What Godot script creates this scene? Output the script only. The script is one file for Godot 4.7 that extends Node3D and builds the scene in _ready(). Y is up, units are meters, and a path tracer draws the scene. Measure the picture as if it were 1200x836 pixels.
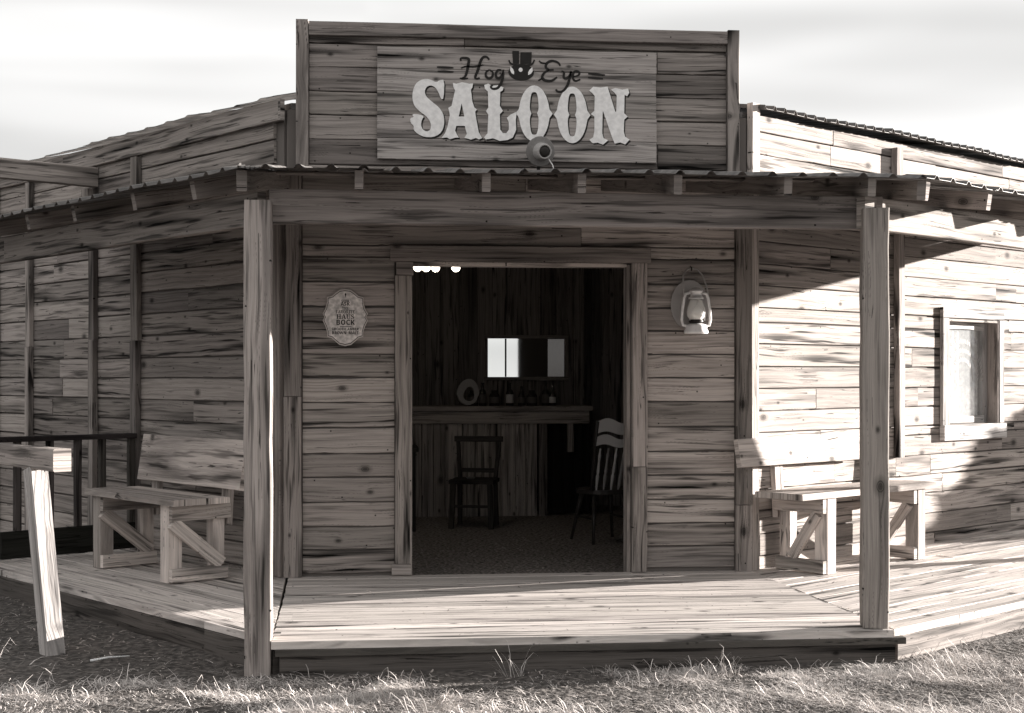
extends Node3D
# A weathered corner saloon with a chamfered front, a wrap-around porch and low sun from the right.
# Axes: x along the front wall, y up, z out of the front wall towards the street. Metres.

const DECK := 0.16
const A_LEFT := 36.4
const A_RIGHT := 53.6
const LANES := 16
const TEX_LEN := 3.2

var rng := RandomNumberGenerator.new()
var LC := Vector3(-1.53, 0, 0)
var RC := Vector3(1.53, 0, 0)
var LD: Vector3
var RD: Vector3
var LN: Vector3
var RN: Vector3
var M := {}
var grain_img: Image
var building: Node3D
var used := {}

# ------------------------------------------------------------------ helpers
func numbered(n: String) -> String:
	if not used.has(n):
		used[n] = 0
		return n
	used[n] += 1
	return "%s_%03d" % [n, used[n]]

func tag(o: Node, label: String, category: String, group := "", kind := "") -> void:
	if label != "": o.set_meta("label", label)
	if category != "": o.set_meta("category", category)
	if group != "": o.set_meta("group", group)
	if kind != "": o.set_meta("kind", kind)

func thing(n: String, label: String, category: String, at := Vector3.ZERO, turn := 0.0, group := "") -> Node3D:
	var o := Node3D.new()
	o.name = numbered(n)
	add_child(o)
	o.position = at
	o.rotation.y = turn
	tag(o, label, category, group)
	return o

func node_in(parent: Node, n: String, xf := Transform3D.IDENTITY) -> Node3D:
	var o := Node3D.new()
	o.name = n
	parent.add_child(o, true)
	o.transform = xf
	return o

func put(parent: Node, n: String, mesh: Mesh, mat: Material, xf := Transform3D.IDENTITY) -> MeshInstance3D:
	var o := MeshInstance3D.new()
	o.name = n
	o.mesh = mesh
	if mat: o.material_override = mat
	o.cast_shadow = GeometryInstance3D.SHADOW_CASTING_SETTING_ON
	parent.add_child(o, true)
	o.transform = xf
	return o

func grey(v: float, warm := 1.0) -> Color:
	# linear value with the photograph's faint warm tone
	return Color(v, v * lerpf(1.0, 0.895, warm), v * lerpf(1.0, 0.83, warm))

func start() -> SurfaceTool:
	var st := SurfaceTool.new()
	st.begin(Mesh.PRIMITIVE_TRIANGLES)
	st.set_smooth_group(-1)
	return st

func tri(st: SurfaceTool, a: Vector3, b: Vector3, c: Vector3, ua: Vector2, ub: Vector2, uc: Vector2, out: Vector3) -> void:
	var n := (b - a).cross(c - a)
	if n.dot(out) > 0.0:
		st.set_uv(ua); st.add_vertex(a)
		st.set_uv(uc); st.add_vertex(c)
		st.set_uv(ub); st.add_vertex(b)
	else:
		st.set_uv(ua); st.add_vertex(a)
		st.set_uv(ub); st.add_vertex(b)
		st.set_uv(uc); st.add_vertex(c)

func quad(st: SurfaceTool, a: Vector3, b: Vector3, c: Vector3, d: Vector3, ua: Vector2, ub: Vector2, uc: Vector2, ud: Vector2, out: Vector3) -> void:
	tri(st, a, b, c, ua, ub, uc, out)
	tri(st, a, c, d, ua, uc, ud, out)

func done(st: SurfaceTool) -> ArrayMesh:
	st.generate_normals()
	st.generate_tangents()
	return st.commit()

# A sawn board: length on x, width on y, thickness on z; eased arrises on the front face, slightly wavy edges, own piece of grain.
func board_mesh(L: float, W: float, T: float, tint: Color, o: Dictionary) -> ArrayMesh:
	var st := start()
	st.set_color(tint)
	var seg: int = o.get("seg", 1)
	var ch: float = minf(o.get("cham", 0.004), minf(W, T) * 0.3)
	var wob: float = o.get("wob", 0.0015)
	var e: Array = o.get("ends", [-L * 0.5, -L * 0.5, L * 0.5, L * 0.5])   # x at (low y, start), (high y, start), (low y, end), (high y, end)
	var lane: int = o.get("lane", rng.randi() % LANES)
	var u0: float = o.get("u0", rng.randf() * maxf(0.02, 1.0 - L / TEX_LEN))
	var vf := minf(1.0, W / 0.16)
	var v0 := rng.randf() * (1.0 - vf)
	var flip := rng.randf() < 0.5
	var rings := []
	for i in seg + 1:
		var f := float(i) / seg
		var lo := -W * 0.5 + rng.randf_range(-wob, wob)
		var hi := W * 0.5 + rng.randf_range(-wob, wob)
		var pts := [Vector2(lo, -T * 0.5), Vector2(lo, T * 0.5 - ch), Vector2(lo + ch, T * 0.5), Vector2(hi - ch, T * 0.5), Vector2(hi, T * 0.5 - ch), Vector2(hi, -T * 0.5)]
		var r := []
		for p in pts:
			var k: float = clampf(p.x / W + 0.5, 0.0, 1.0)
			var x := lerpf(lerpf(e[0], e[1], k), lerpf(e[2], e[3], k), f)
			var uvx := (-x if flip else x) / TEX_LEN + u0 + L * 0.5 / TEX_LEN
			r.append([Vector3(x, p.x, p.y), Vector2(uvx, (lane + 0.02 + 0.96 * (v0 + vf * k)) / LANES)])
		rings.append(r)
	var outs := [Vector3(0, -1, 0), Vector3(0, -1, 1), Vector3(0, 0, 1), Vector3(0, 1, 1), Vector3(0, 1, 0), Vector3(0, 0, -1)]
	for i in seg:
		for j in 6:
			var k := (j + 1) % 6
			var a: Array = rings[i][j]; var b: Array = rings[i + 1][j]; var c: Array = rings[i + 1][k]; var d: Array = rings[i][k]
			var dv := Vector2(0, 0)
			if j == 0 or j == 4: dv = Vector2(0, 0.25 * T / 0.16 / LANES * (1.0 if j == 0 else -1.0))
			quad(st, a[0], b[0], c[0], d[0], a[1] + dv, b[1] + dv, c[1], d[1], outs[j])
	for end in 2:
		var r: Array = rings[0 if end == 0 else seg]
		var out := Vector3(-1 if end == 0 else 1, 0, 0)
		for j in range(1, 5):
			var uvs := []
			for q in [r[0], r[j], r[j + 1]]:
				uvs.append(Vector2(0.31 + q[0].z * 0.02, q[1].y))
			tri(st, r[0][0], r[j][0], r[j + 1][0], uvs[0], uvs[1], uvs[2], out)
	return done(st)

# A board filling the box centre +- size / 2 in its parent's axes.
func plank(parent: Node, n: String, c: Vector3, s: Vector3, tint: Color, o := {}) -> MeshInstance3D:
	var ax := [0, 1, 2]
	ax.sort_custom(func(p, q): return s[p] > s[q])
	var X := Vector3.ZERO; X[ax[0]] = 1
	var Z := Vector3.ZERO; Z[ax[2]] = o.get("face", 1)
	var Y := Z.cross(X)
	var jit: float = o.get("tone", 0.32)
	var t := tint * (1.0 + rng.randf_range(-jit, jit)); t.a = 1.0
	var mesh := board_mesh(s[ax[0]], s[ax[1]], s[ax[2]], t, o)
	var b := Basis(X, Y, Z)
	if o.has("roll"): b = Basis(Z, o["roll"]) * b
	return put(parent, n, mesh, o.get("mat", M.wood), Transform3D(b, c))

func span(parent: Node, n: String, lo: Vector3, hi: Vector3, tint: Color, o := {}) -> MeshInstance3D:
	return plank(parent, n, (lo + hi) * 0.5, (hi - lo).abs(), tint, o)

# A squared timber between two points; w across, t along the given face direction.
func timber(parent: Node, n: String, p0: Vector3, p1: Vector3, w: float, t: float, face: Vector3, tint: Color, o := {}) -> MeshInstance3D:
	var X := (p1 - p0).normalized()
	var Z := (face - X * face.dot(X)).normalized()
	var Y := Z.cross(X)
	var j: float = o.get("tone", 0.1)
	if not o.has("lane"): o = o.merged({"lane": [1, 2, 4, 5, 7, 8, 10, 11, 13, 14][rng.randi() % 10]})
	var c := tint * (1.0 + rng.randf_range(-j, j)); c.a = 1.0
	return put(parent, n, board_mesh(p0.distance_to(p1), w, t, c, o), o.get("mat", M.wood), Transform3D(Basis(X, Y, Z), (p0 + p1) * 0.5))

# Flat outline given thickness: front at z = depth, back at z = 0.
func slab_mesh(pts: PackedVector2Array, depth: float, scale_uv := 1.0) -> ArrayMesh:
	var st := start()
	st.set_color(Color.WHITE)
	var idx := Geometry2D.triangulate_polygon(pts)
	for i in range(0, idx.size(), 3):
		var a := pts[idx[i]]; var b := pts[idx[i + 1]]; var c := pts[idx[i + 2]]
		tri(st, Vector3(a.x, a.y, depth), Vector3(b.x, b.y, depth), Vector3(c.x, c.y, depth), a * scale_uv, b * scale_uv, c * scale_uv, Vector3(0, 0, 1))
		tri(st, Vector3(a.x, a.y, 0), Vector3(b.x, b.y, 0), Vector3(c.x, c.y, 0), a * scale_uv, b * scale_uv, c * scale_uv, Vector3(0, 0, -1))
	var ccw := not Geometry2D.is_polygon_clockwise(pts)
	for i in pts.size():
		var a := pts[i]; var b := pts[(i + 1) % pts.size()]
		var d := b - a
		var out := Vector3(d.y, -d.x, 0) * (1.0 if ccw else -1.0)
		quad(st, Vector3(a.x, a.y, 0), Vector3(b.x, b.y, 0), Vector3(b.x, b.y, depth), Vector3(a.x, a.y, depth), a * scale_uv, b * scale_uv, b * scale_uv, a * scale_uv, out)
	return done(st)

func with_hole(outer: PackedVector2Array, hole: PackedVector2Array) -> PackedVector2Array:
	# joins a hole to its outline by a hair-thin slit
	if Geometry2D.is_polygon_clockwise(outer): outer.reverse()
	if not Geometry2D.is_polygon_clockwise(hole): hole.reverse()
	var best := 1e9; var bi := 0; var bj := 0
	for i in outer.size():
		for j in hole.size():
			var d := outer[i].distance_to(hole[j])
			if d < best: best = d; bi = i; bj = j
	var out := PackedVector2Array()
	for i in bi + 1: out.append(outer[i])
	for j in hole.size(): out.append(hole[(bj + j) % hole.size()])
	var back := (outer[bi] - hole[bj]).normalized().orthogonal() * 0.00008
	out.append(hole[bj] + (hole[(bj + hole.size() - 1) % hole.size()] - hole[bj]).normalized() * 0.0001)
	out.append(outer[bi] + (outer[(bi + 1) % outer.size()] - outer[bi]).normalized() * 0.0001 + back * 0.0)
	for i in range(bi + 1, outer.size()): out.append(outer[i])
	return out

# Profile (radius, height) turned round y.
func lathe_mesh(prof: Array, n := 20, col := Color.WHITE) -> ArrayMesh:
	var st := SurfaceTool.new()
	st.begin(Mesh.PRIMITIVE_TRIANGLES)
	st.set_smooth_group(0)
	st.set_color(col)
	for i in prof.size() - 1:
		var p: Vector2 = prof[i]; var q: Vector2 = prof[i + 1]
		for k in n:
			var a0 := TAU * k / n; var a1 := TAU * (k + 1) / n
			var P0 := Vector3(cos(a0) * p.x, p.y, sin(a0) * p.x); var P1 := Vector3(cos(a1) * p.x, p.y, sin(a1) * p.x)
			var Q0 := Vector3(cos(a0) * q.x, q.y, sin(a0) * q.x); var Q1 := Vector3(cos(a1) * q.x, q.y, sin(a1) * q.x)
			var am := (a0 + a1) * 0.5
			var dr := q.x - p.x; var dy := q.y - p.y
			var out := Vector3(cos(am) * dy, -dr, sin(am) * dy)
			var f0 := float(k) / n; var f1 := float(k + 1) / n
			if p.x > 1e-5: tri(st, P0, P1, Q1, Vector2(f0, p.y), Vector2(f1, p.y), Vector2(f1, q.y), out)
			if q.x > 1e-5: tri(st, P0, Q1, Q0, Vector2(f0, p.y), Vector2(f1, q.y), Vector2(f0, q.y), out)
	st.generate_normals()
	return st.commit()

func tube_mesh(pts: Array, r: float, n := 7, r_end := -1.0) -> ArrayMesh:
	var st := SurfaceTool.new()
	st.begin(Mesh.PRIMITIVE_TRIANGLES)
	st.set_smooth_group(0)
	st.set_color(Color.WHITE)
	var rings := []
	var side := Vector3.ZERO
	for i in pts.size():
		var d: Vector3 = (pts[mini(i + 1, pts.size() - 1)] - pts[maxi(i - 1, 0)]).normalized()
		if side == Vector3.ZERO: side = d.cross(Vector3.UP if absf(d.y) < 0.9 else Vector3.RIGHT).normalized()
		side = (side - d * side.dot(d)).normalized()
		var up := side.cross(d)
		var rr := r if r_end < 0.0 else lerpf(r, r_end, float(i) / (pts.size() - 1))
		var ring := []
		for k in n: ring.append(pts[i] + (side * cos(TAU * k / n) + up * sin(TAU * k / n)) * rr)
		rings.append(ring)
	for i in pts.size() - 1:
		for k in n:
			var a: Vector3 = rings[i][k]; var b: Vector3 = rings[i][(k + 1) % n]; var c: Vector3 = rings[i + 1][(k + 1) % n]; var d: Vector3 = rings[i + 1][k]
			var out: Vector3 = (a + b + c + d) * 0.25 - (pts[i] + pts[i + 1]) * 0.5
			var f0 := float(k) / n; var f1 := float(k + 1) / n
			quad(st, a, b, c, d, Vector2(f0, i), Vector2(f1, i), Vector2(f1, i + 1), Vector2(f0, i + 1), out)
	for end in 2:
		var ring: Array = rings[0 if end == 0 else pts.size() - 1]
		var out: Vector3 = pts[0] - pts[1] if end == 0 else pts[pts.size() - 1] - pts[pts.size() - 2]
		for k in range(1, n - 1): tri(st, ring[0], ring[k], ring[k + 1], Vector2.ZERO, Vector2.ONE, Vector2.RIGHT, out)
	st.generate_normals()
	return st.commit()

# ------------------------------------------------------------------ materials
func std(c: Color, rough := 0.85, metal := 0.0) -> StandardMaterial3D:
	var m := StandardMaterial3D.new()
	m.albedo_color = c.linear_to_srgb()
	m.roughness = rough
	m.metallic = metal
	m.metallic_specular = 0.35
	return m

func noise(sd: int, freq: float, oct := 3, type := FastNoiseLite.TYPE_SIMPLEX_SMOOTH) -> FastNoiseLite:
	var n := FastNoiseLite.new()
	n.seed = sd
	n.noise_type = type
	n.frequency = freq
	n.fractal_octaves = oct
	if oct < 2: n.fractal_type = FastNoiseLite.FRACTAL_NONE
	return n

func make_wood() -> void:
	# sixteen boards of softwood side by side: growth lines that run round knots, weather streaks, drying checks, nail holes
	var S := 1024
	var H := 2048
	var laneh := H / LANES
	var data := PackedByteArray(); data.resize(S * H)
	var bump := PackedByteArray(); bump.resize(S * H)
	var n1 := noise(3, 1.0, 2)
	var n2 := noise(8, 1.0, 3)
	var n3 := noise(21, 1.0, 2)
	var r := RandomNumberGenerator.new(); r.seed = 77
	for lane in LANES:
		var knots := []
		for k in r.randi_range(1, 5): knots.append([r.randf_range(0.0, TEX_LEN), r.randf_range(0.01, 0.15), r.randf_range(0.004, 0.010) if r.randf() < 0.6 else r.randf_range(0.010, 0.020)])
		var nails := []
		for k in 5: nails.append(Vector2(r.randf_range(0, TEX_LEN), [0.02, 0.14, r.randf_range(0.02, 0.14)][k % 3]))
		var lo := lane * 17.3
		var streak := r.randf_range(0.15, 1.0) if lane % 3 != 0 else r.randf_range(1.0, 1.7)
		var strong := r.randf_range(0.12, 0.34)
		for x in S:
			var u := x * TEX_LEN / S
			var wav := n1.get_noise_2d(u * 0.9, lo) * 0.016 + n1.get_noise_2d(u * 3.0, lo + 5.0) * 0.003
			var near := []
			for k in knots:
				if absf(u - k[0]) < 0.28: near.append(k)
			for y in laneh:
				var v := y * 0.16 / laneh
				var c := v + wav
				var dark := 0.0
				for k in near:
					var du: float = u - k[0]; var dv: float = v - k[1]; var kr: float = k[2]
					var w := exp(-du * du / (30.0 * kr * kr)) * exp(-absf(dv) / (kr * 2.2))
					c -= (1.0 if dv > 0 else -1.0) * kr * 0.95 * w
					var d := sqrt(du * du * 0.35 + dv * dv) / kr
					if d < 1.0: dark = maxf(dark, 0.66 - 0.36 * absf(sin(d * 7.0)) * d)
					elif d < 2.2: dark = maxf(dark, 0.3 * (2.2 - d) / 1.2)
				var g := n2.get_noise_2d(c * 40.0, u * 0.5 + lo)
				var fine := n3.get_noise_2d(c * 150.0, u * 1.5 + lo)
				var hair := n3.get_noise_2d(c * 400.0 + 11.0, u * 5.0 + lo)
				var smudge := n1.get_noise_2d(v * 8.0 + lo * 3.0, u * 0.6 + 40.0)
				var run := n2.get_noise_2d(c * 27.0 + lo, u * 1.2 + 70.0)
				var val := 0.92 + strong * g + 0.115 * fine + 0.10 * hair
				val -= streak * (0.44 * smoothstep(0.05, 0.8, smudge) + 0.36 * smoothstep(0.15, 0.55, run))
				var crack := absf(n3.get_noise_2d(c * 34.0 + 90.0, u * 0.5 + lo))
				var check := 0.0
				if crack < 0.035 and n1.get_noise_2d(u * 1.7 + 30.0, v * 9.0 + lo) > 0.18: check = 1.0 - crack / 0.035
				val *= 1.0 - 0.75 * check
				val *= 1.0 - dark
				for nl in nails:
					if absf(nl.x - u) < 0.006 and (Vector2(u, v) - nl).length() < 0.0048: val *= 0.2
				val = clampf(val, 0.05, 1.0)
				var at := (lane * laneh + y) * S + x
				data[at] = int(255.0 * pow(val, 0.72))
				bump[at] = int(255.0 * clampf(0.62 + 0.2 * g + 0.2 * fine + 0.12 * hair - 0.6 * check - dark * 0.15, 0.0, 1.0))
	var img := Image.create_from_data(S, H, false, Image.FORMAT_L8, data)
	img.convert(Image.FORMAT_RGB8)
	grain_img = img
	var nm := Image.create_from_data(S, H, false, Image.FORMAT_L8, bump)
	nm.convert(Image.FORMAT_RGBA8)
	nm.bump_map_to_normal_map(2.6)
	var m := StandardMaterial3D.new()
	m.vertex_color_use_as_albedo = true
	m.albedo_texture = ImageTexture.create_from_image(img)
	m.normal_enabled = true
	m.normal_texture = ImageTexture.create_from_image(nm)
	m.normal_scale = 0.65
	m.roughness = 0.88
	m.metallic_specular = 0.22
	M.wood = m

func ramp_image(n: FastNoiseLite, w: int, h: int, lo: float, hi: float, power := 1.0) -> Image:
	var src := n.get_seamless_image(w, h)
	src.convert(Image.FORMAT_L8)
	var d := src.get_data()
	for i in d.size():
		d[i] = int(255.0 * clampf(lerpf(lo, hi, pow(d[i] / 255.0, power)), 0.0, 1.0))
	var im := Image.create_from_data(w, h, false, Image.FORMAT_L8, d)
	im.convert(Image.FORMAT_RGB8)
	return im

func mapped(base: Color, im: Image, scale: float, bump_im: Image = null, bump := 3.0, rough := 0.95) -> StandardMaterial3D:
	var m := std(base, rough)
	m.albedo_texture = ImageTexture.create_from_image(im)
	m.uv1_triplanar = true
	m.uv1_world_triplanar = true
	m.uv1_scale = Vector3.ONE * scale
	if bump_im:
		var nm := bump_im.duplicate() as Image
		nm.convert(Image.FORMAT_RGBA8)
		nm.bump_map_to_normal_map(bump)
		m.normal_enabled = true
		m.normal_texture = ImageTexture.create_from_image(nm)
	return m

func make_materials() -> void:
	make_wood()
	var soil := ramp_image(noise(5, 0.03, 5), 1024, 1024, 0.35, 1.0)
	M.ground = mapped(grey(0.2), soil, 0.55, soil, 9.0)
	var peb := ramp_image(noise(11, 0.045, 2, FastNoiseLite.TYPE_CELLULAR), 512, 512, 1.0, 0.25)
	M.gravel = mapped(grey(0.62), peb, 1.5, peb, 8.0)
	var met := ramp_image(noise(31, 0.012, 4), 512, 512, 0.4, 1.0)
	M.tin = mapped(grey(0.22, 0.6), met, 0.9, null, 1.0, 0.55)
	M.tin.metallic = 0.35
	var pan := ramp_image(noise(41, 0.02, 5), 512, 512, 0.88, 1.0)
	M.white_paint = mapped(grey(0.95, 0.2), pan, 2.0, null, 1.0, 0.7)
	M.black_paint = mapped(grey(0.022), pan, 2.0, null, 1.0, 0.7)
	M.enamel = mapped(grey(0.22, 0.5), pan, 5.0, null, 1.0, 0.5)
	M.silver = std(grey(0.7, 0.2), 0.35, 0.5)
	M.pale_metal = mapped(grey(0.42, 0.4), pan, 6.0, null, 1.0, 0.4)
	M.dark_iron = std(grey(0.03), 0.5, 0.3)
	M.black_cloth = std(grey(0.012), 0.95)
	M.gloss_white = std(grey(0.7, 0.3), 0.22)
	M.gloss_dark = std(grey(0.05), 0.3)
	M.lace = mapped(grey(0.88, 0.2), ramp_image(noise(51, 0.02, 3), 512, 512, 0.62, 1.0), 1.6)
	M.lace.backlight = Color(0.35, 0.34, 0.33)
	var g := std(Color(0.9, 0.92, 0.92), 0.03)
	g.transparency = BaseMaterial3D.TRANSPARENCY_ALPHA
	g.albedo_color.a = 0.12
	g.metallic_specular = 0.6
	M.glass = g
	var fg := g.duplicate() as StandardMaterial3D
	fg.albedo_color = Color(0.97, 0.96, 0.94, 0.72)
	fg.roughness = 0.15
	M.frosted = fg
	var mg := std(Color(0.86, 0.87, 0.86), 0.03, 1.0)
	M.mirror = mg
	M.dimmed_mirror = std(grey(0.1, 0.4), 0.12, 1.0)  # mirror colour darkened so the bright sky reflects as grey
	var bt := std(grey(0.03), 0.08)
	bt.metallic_specular = 0.6
	M.bottle = bt
	M.dark_board = std(grey(0.14), 0.95)
	M.paper = std(grey(0.6, 0.4), 0.9)
	var em := std(Color(1, 0.97, 0.92), 0.4)
	em.emission_enabled = true
	em.emission = Color(1.0, 0.95, 0.88)
	em.emission_energy_multiplier = 1.0
	M.bulb = em
	var gr := std(Color.WHITE, 0.8)
	gr.vertex_color_use_as_albedo = true
	gr.backlight = Color(0.3, 0.3, 0.28)
	M.straw = gr
	var lf := std(Color.WHITE, 0.75)
	lf.vertex_color_use_as_albedo = true
	M.leaf = lf

# ------------------------------------------------------------------ sky, sun, camera
func make_sky(env: Environment) -> void:
	var W := 1024; var H := 512
	var a := noise(61, 0.05, 5).get_seamless_image(W / 8, H)
	a.convert(Image.FORMAT_L8); a.resize(W, H, Image.INTERPOLATE_CUBIC)
	var b := noise(66, 0.13, 4).get_seamless_image(W / 8, H)
	b.convert(Image.FORMAT_L8); b.resize(W, H, Image.INTERPOLATE_CUBIC)
	var im := Image.create(W, H, false, Image.FORMAT_RGBF)
	for y in H:
		for x in W:
			var k := a.get_pixel(x, y).r * 0.7 + b.get_pixel(x, y).r * 0.3
			var v := lerpf(0.68, 0.97, smoothstep(0.25, 0.72, k))
			im.set_pixel(x, y, Color(v, v * 0.995, v * 0.985))
	var pm := PanoramaSkyMaterial.new()
	pm.panorama = ImageTexture.create_from_image(im)
	var sky := Sky.new()
	sky.sky_material = pm
	env.background_mode = Environment.BG_SKY
	env.sky = sky
	env.background_energy_multiplier = 0.20

func _ready() -> void:
	rng.seed = 20240
	LD = Vector3(-sin(deg_to_rad(A_LEFT)), 0, -cos(deg_to_rad(A_LEFT)))
	RD = Vector3(sin(deg_to_rad(A_RIGHT)), 0, -cos(deg_to_rad(A_RIGHT)))
	LN = Vector3(-cos(deg_to_rad(A_LEFT)), 0, sin(deg_to_rad(A_LEFT)))
	RN = Vector3(cos(deg_to_rad(A_RIGHT)), 0, sin(deg_to_rad(A_RIGHT)))
	var cam := Camera3D.new()
	cam.name = "camera"
	add_child(cam)
	cam.position = Vector3(-1.012, 1.47, 9.245)
	cam.rotation_degrees = Vector3(0, -5.9, 0)
	cam.projection = Camera3D.PROJECTION_FRUSTUM
	cam.near = 0.1
	cam.far = 600.0
	cam.size = 0.1 * 836.0 / 1648.0
	cam.frustum_offset = Vector2(0, 0.1 * 22.0 / 1648.0)
	cam.current = true
	var we := WorldEnvironment.new()
	we.name = "world"
	add_child(we)
	var env := Environment.new()
	env.tonemap_mode = Environment.TONE_MAPPER_LINEAR
	env.tonemap_exposure = 5.6
	env.sdfgi_enabled = true
	env.ssao_enabled = true
	env.ssil_enabled = true
	we.environment = env
	make_sky(env)
	var sun := DirectionalLight3D.new()
	sun.name = "sun"
	add_child(sun)
	var el := deg_to_rad(7.0); var az := deg_to_rad(14.0)
	var to_sun := Vector3(cos(az) * cos(el), sin(el), -sin(az) * cos(el))
	sun.look_at_from_position(to_sun * 50.0, Vector3.ZERO, Vector3.UP)
	sun.light_energy = 1.6
	sun.light_color = Color(1.0, 0.975, 0.95)
	sun.light_angular_distance = 0.5
	sun.shadow_enabled = true

	make_materials()
	make_ground()
	make_building()
	make_sign()
	make_porch_things()
	make_interior()
	make_yard()

# ------------------------------------------------------------------ ground
var gn: FastNoiseLite
func ground_y(x: float, z: float) -> float:
	var d := maxf(0.0, maxf(absf(x) - 30.0, absf(z) - 30.0))
	return (gn.get_noise_2d(x, z) * 0.014 + gn.get_noise_2d(x * 4.0 + 50.0, z * 4.0) * 0.007) / (1.0 + d * 0.1) - 0.004

func axis_steps(c: float) -> Array:
	var out := []
	var s := 0.07; var p := 0.0
	while p < 160.0:
		out.append(c + p)
		if p > 0.0: out.append(c - p)
		if p > 4.0: s *= 1.25
		p += s
	out.sort()
	return out

func make_ground() -> void:
	gn = noise(91, 0.55, 3)
	var xs := axis_steps(-0.4); var zs := axis_steps(2.2)
	var st := SurfaceTool.new()
	st.begin(Mesh.PRIMITIVE_TRIANGLES)
	st.set_smooth_group(0)
	for z in zs:
		for x in xs: st.add_vertex(Vector3(x, ground_y(x, z), z))
	var n := xs.size()
	for j in zs.size() - 1:
		for i in n - 1:
			var a := j * n + i
			for k in [a, a + 1, a + n + 1, a, a + n + 1, a + n]: st.add_index(k)
	st.generate_normals()
	var o := put(self, "ground", st.commit(), M.ground)
	tag(o, "bare dry earth in front of the saloon porch", "ground", "", "structure")

# ------------------------------------------------------------------ building
func frame_left() -> Transform3D: return Transform3D(Basis(-LD, Vector3.UP, LN), LC)     # x = minus the distance from the corner
func frame_right() -> Transform3D: return Transform3D(Basis(RD, Vector3.UP, RN), RC)

# courses of boards on a wall face: x range, y range, holes to leave out, joints at random or at given places
func courses(wall: Node3D, n: String, x0: float, x1: float, y0: float, y1: float, w: float, holes: Array, tint: Color, joints: Array, o := {}) -> void:
	var y := y0
	while y < y1 - 0.03:
		var h := minf(w * rng.randf_range(0.94, 1.06), y1 - y)
		if y1 - y - h < 0.04: h = y1 - y
		for h4 in holes:
			for edge in [h4[2], h4[3]]:
				if edge > y + 0.03 and edge < y + h: h = edge - y
		var cuts := [x0, x1]
		for h4 in holes:
			if y + h > h4[2] + 0.02 and y < h4[3] - 0.02:
				cuts.append(h4[0]); cuts.append(h4[1])
		var inner := []
		for j in joints:
			if rng.randf() < j[1]: inner.append(j[0] + (rng.randf_range(-0.25, 0.25) if j.size() > 2 else 0.0))
		for c in inner:
			var ok: bool = c > x0 + 0.15 and c < x1 - 0.15
			for q in cuts:
				if absf(q - c) < 0.15: ok = false
			if ok: cuts.append(c)
		cuts.sort()
		for i in cuts.size() - 1:
			var a: float = cuts[i]; var b: float = cuts[i + 1]
			if b - a < 0.02: continue
			var mid := (a + b) * 0.5; var my := y + h * 0.5
			var inside := false
			for h4 in holes:
				if mid > h4[0] and mid < h4[1] and my > h4[2] and my < h4[3]: inside = true
			if inside: continue
			var proud := rng.randf_range(-0.003, 0.003)
			var z1: float = o.get("z1", 0.024) + proud
			var z0: float = o.get("z0", 0.002)
			var gap := rng.randf_range(0.005, 0.013)
			var oo := o.duplicate()
			oo["seg"] = 4; oo["wob"] = 0.0035
			if rng.randf() < 0.35: oo["roll"] = rng.randf_range(-0.0025, 0.0025)
			span(wall, n, Vector3(a + 0.002, y + gap * 0.5, z0), Vector3(b - 0.002, y + h - gap * 0.5, z1), tint, oo)
		y += h

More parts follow.
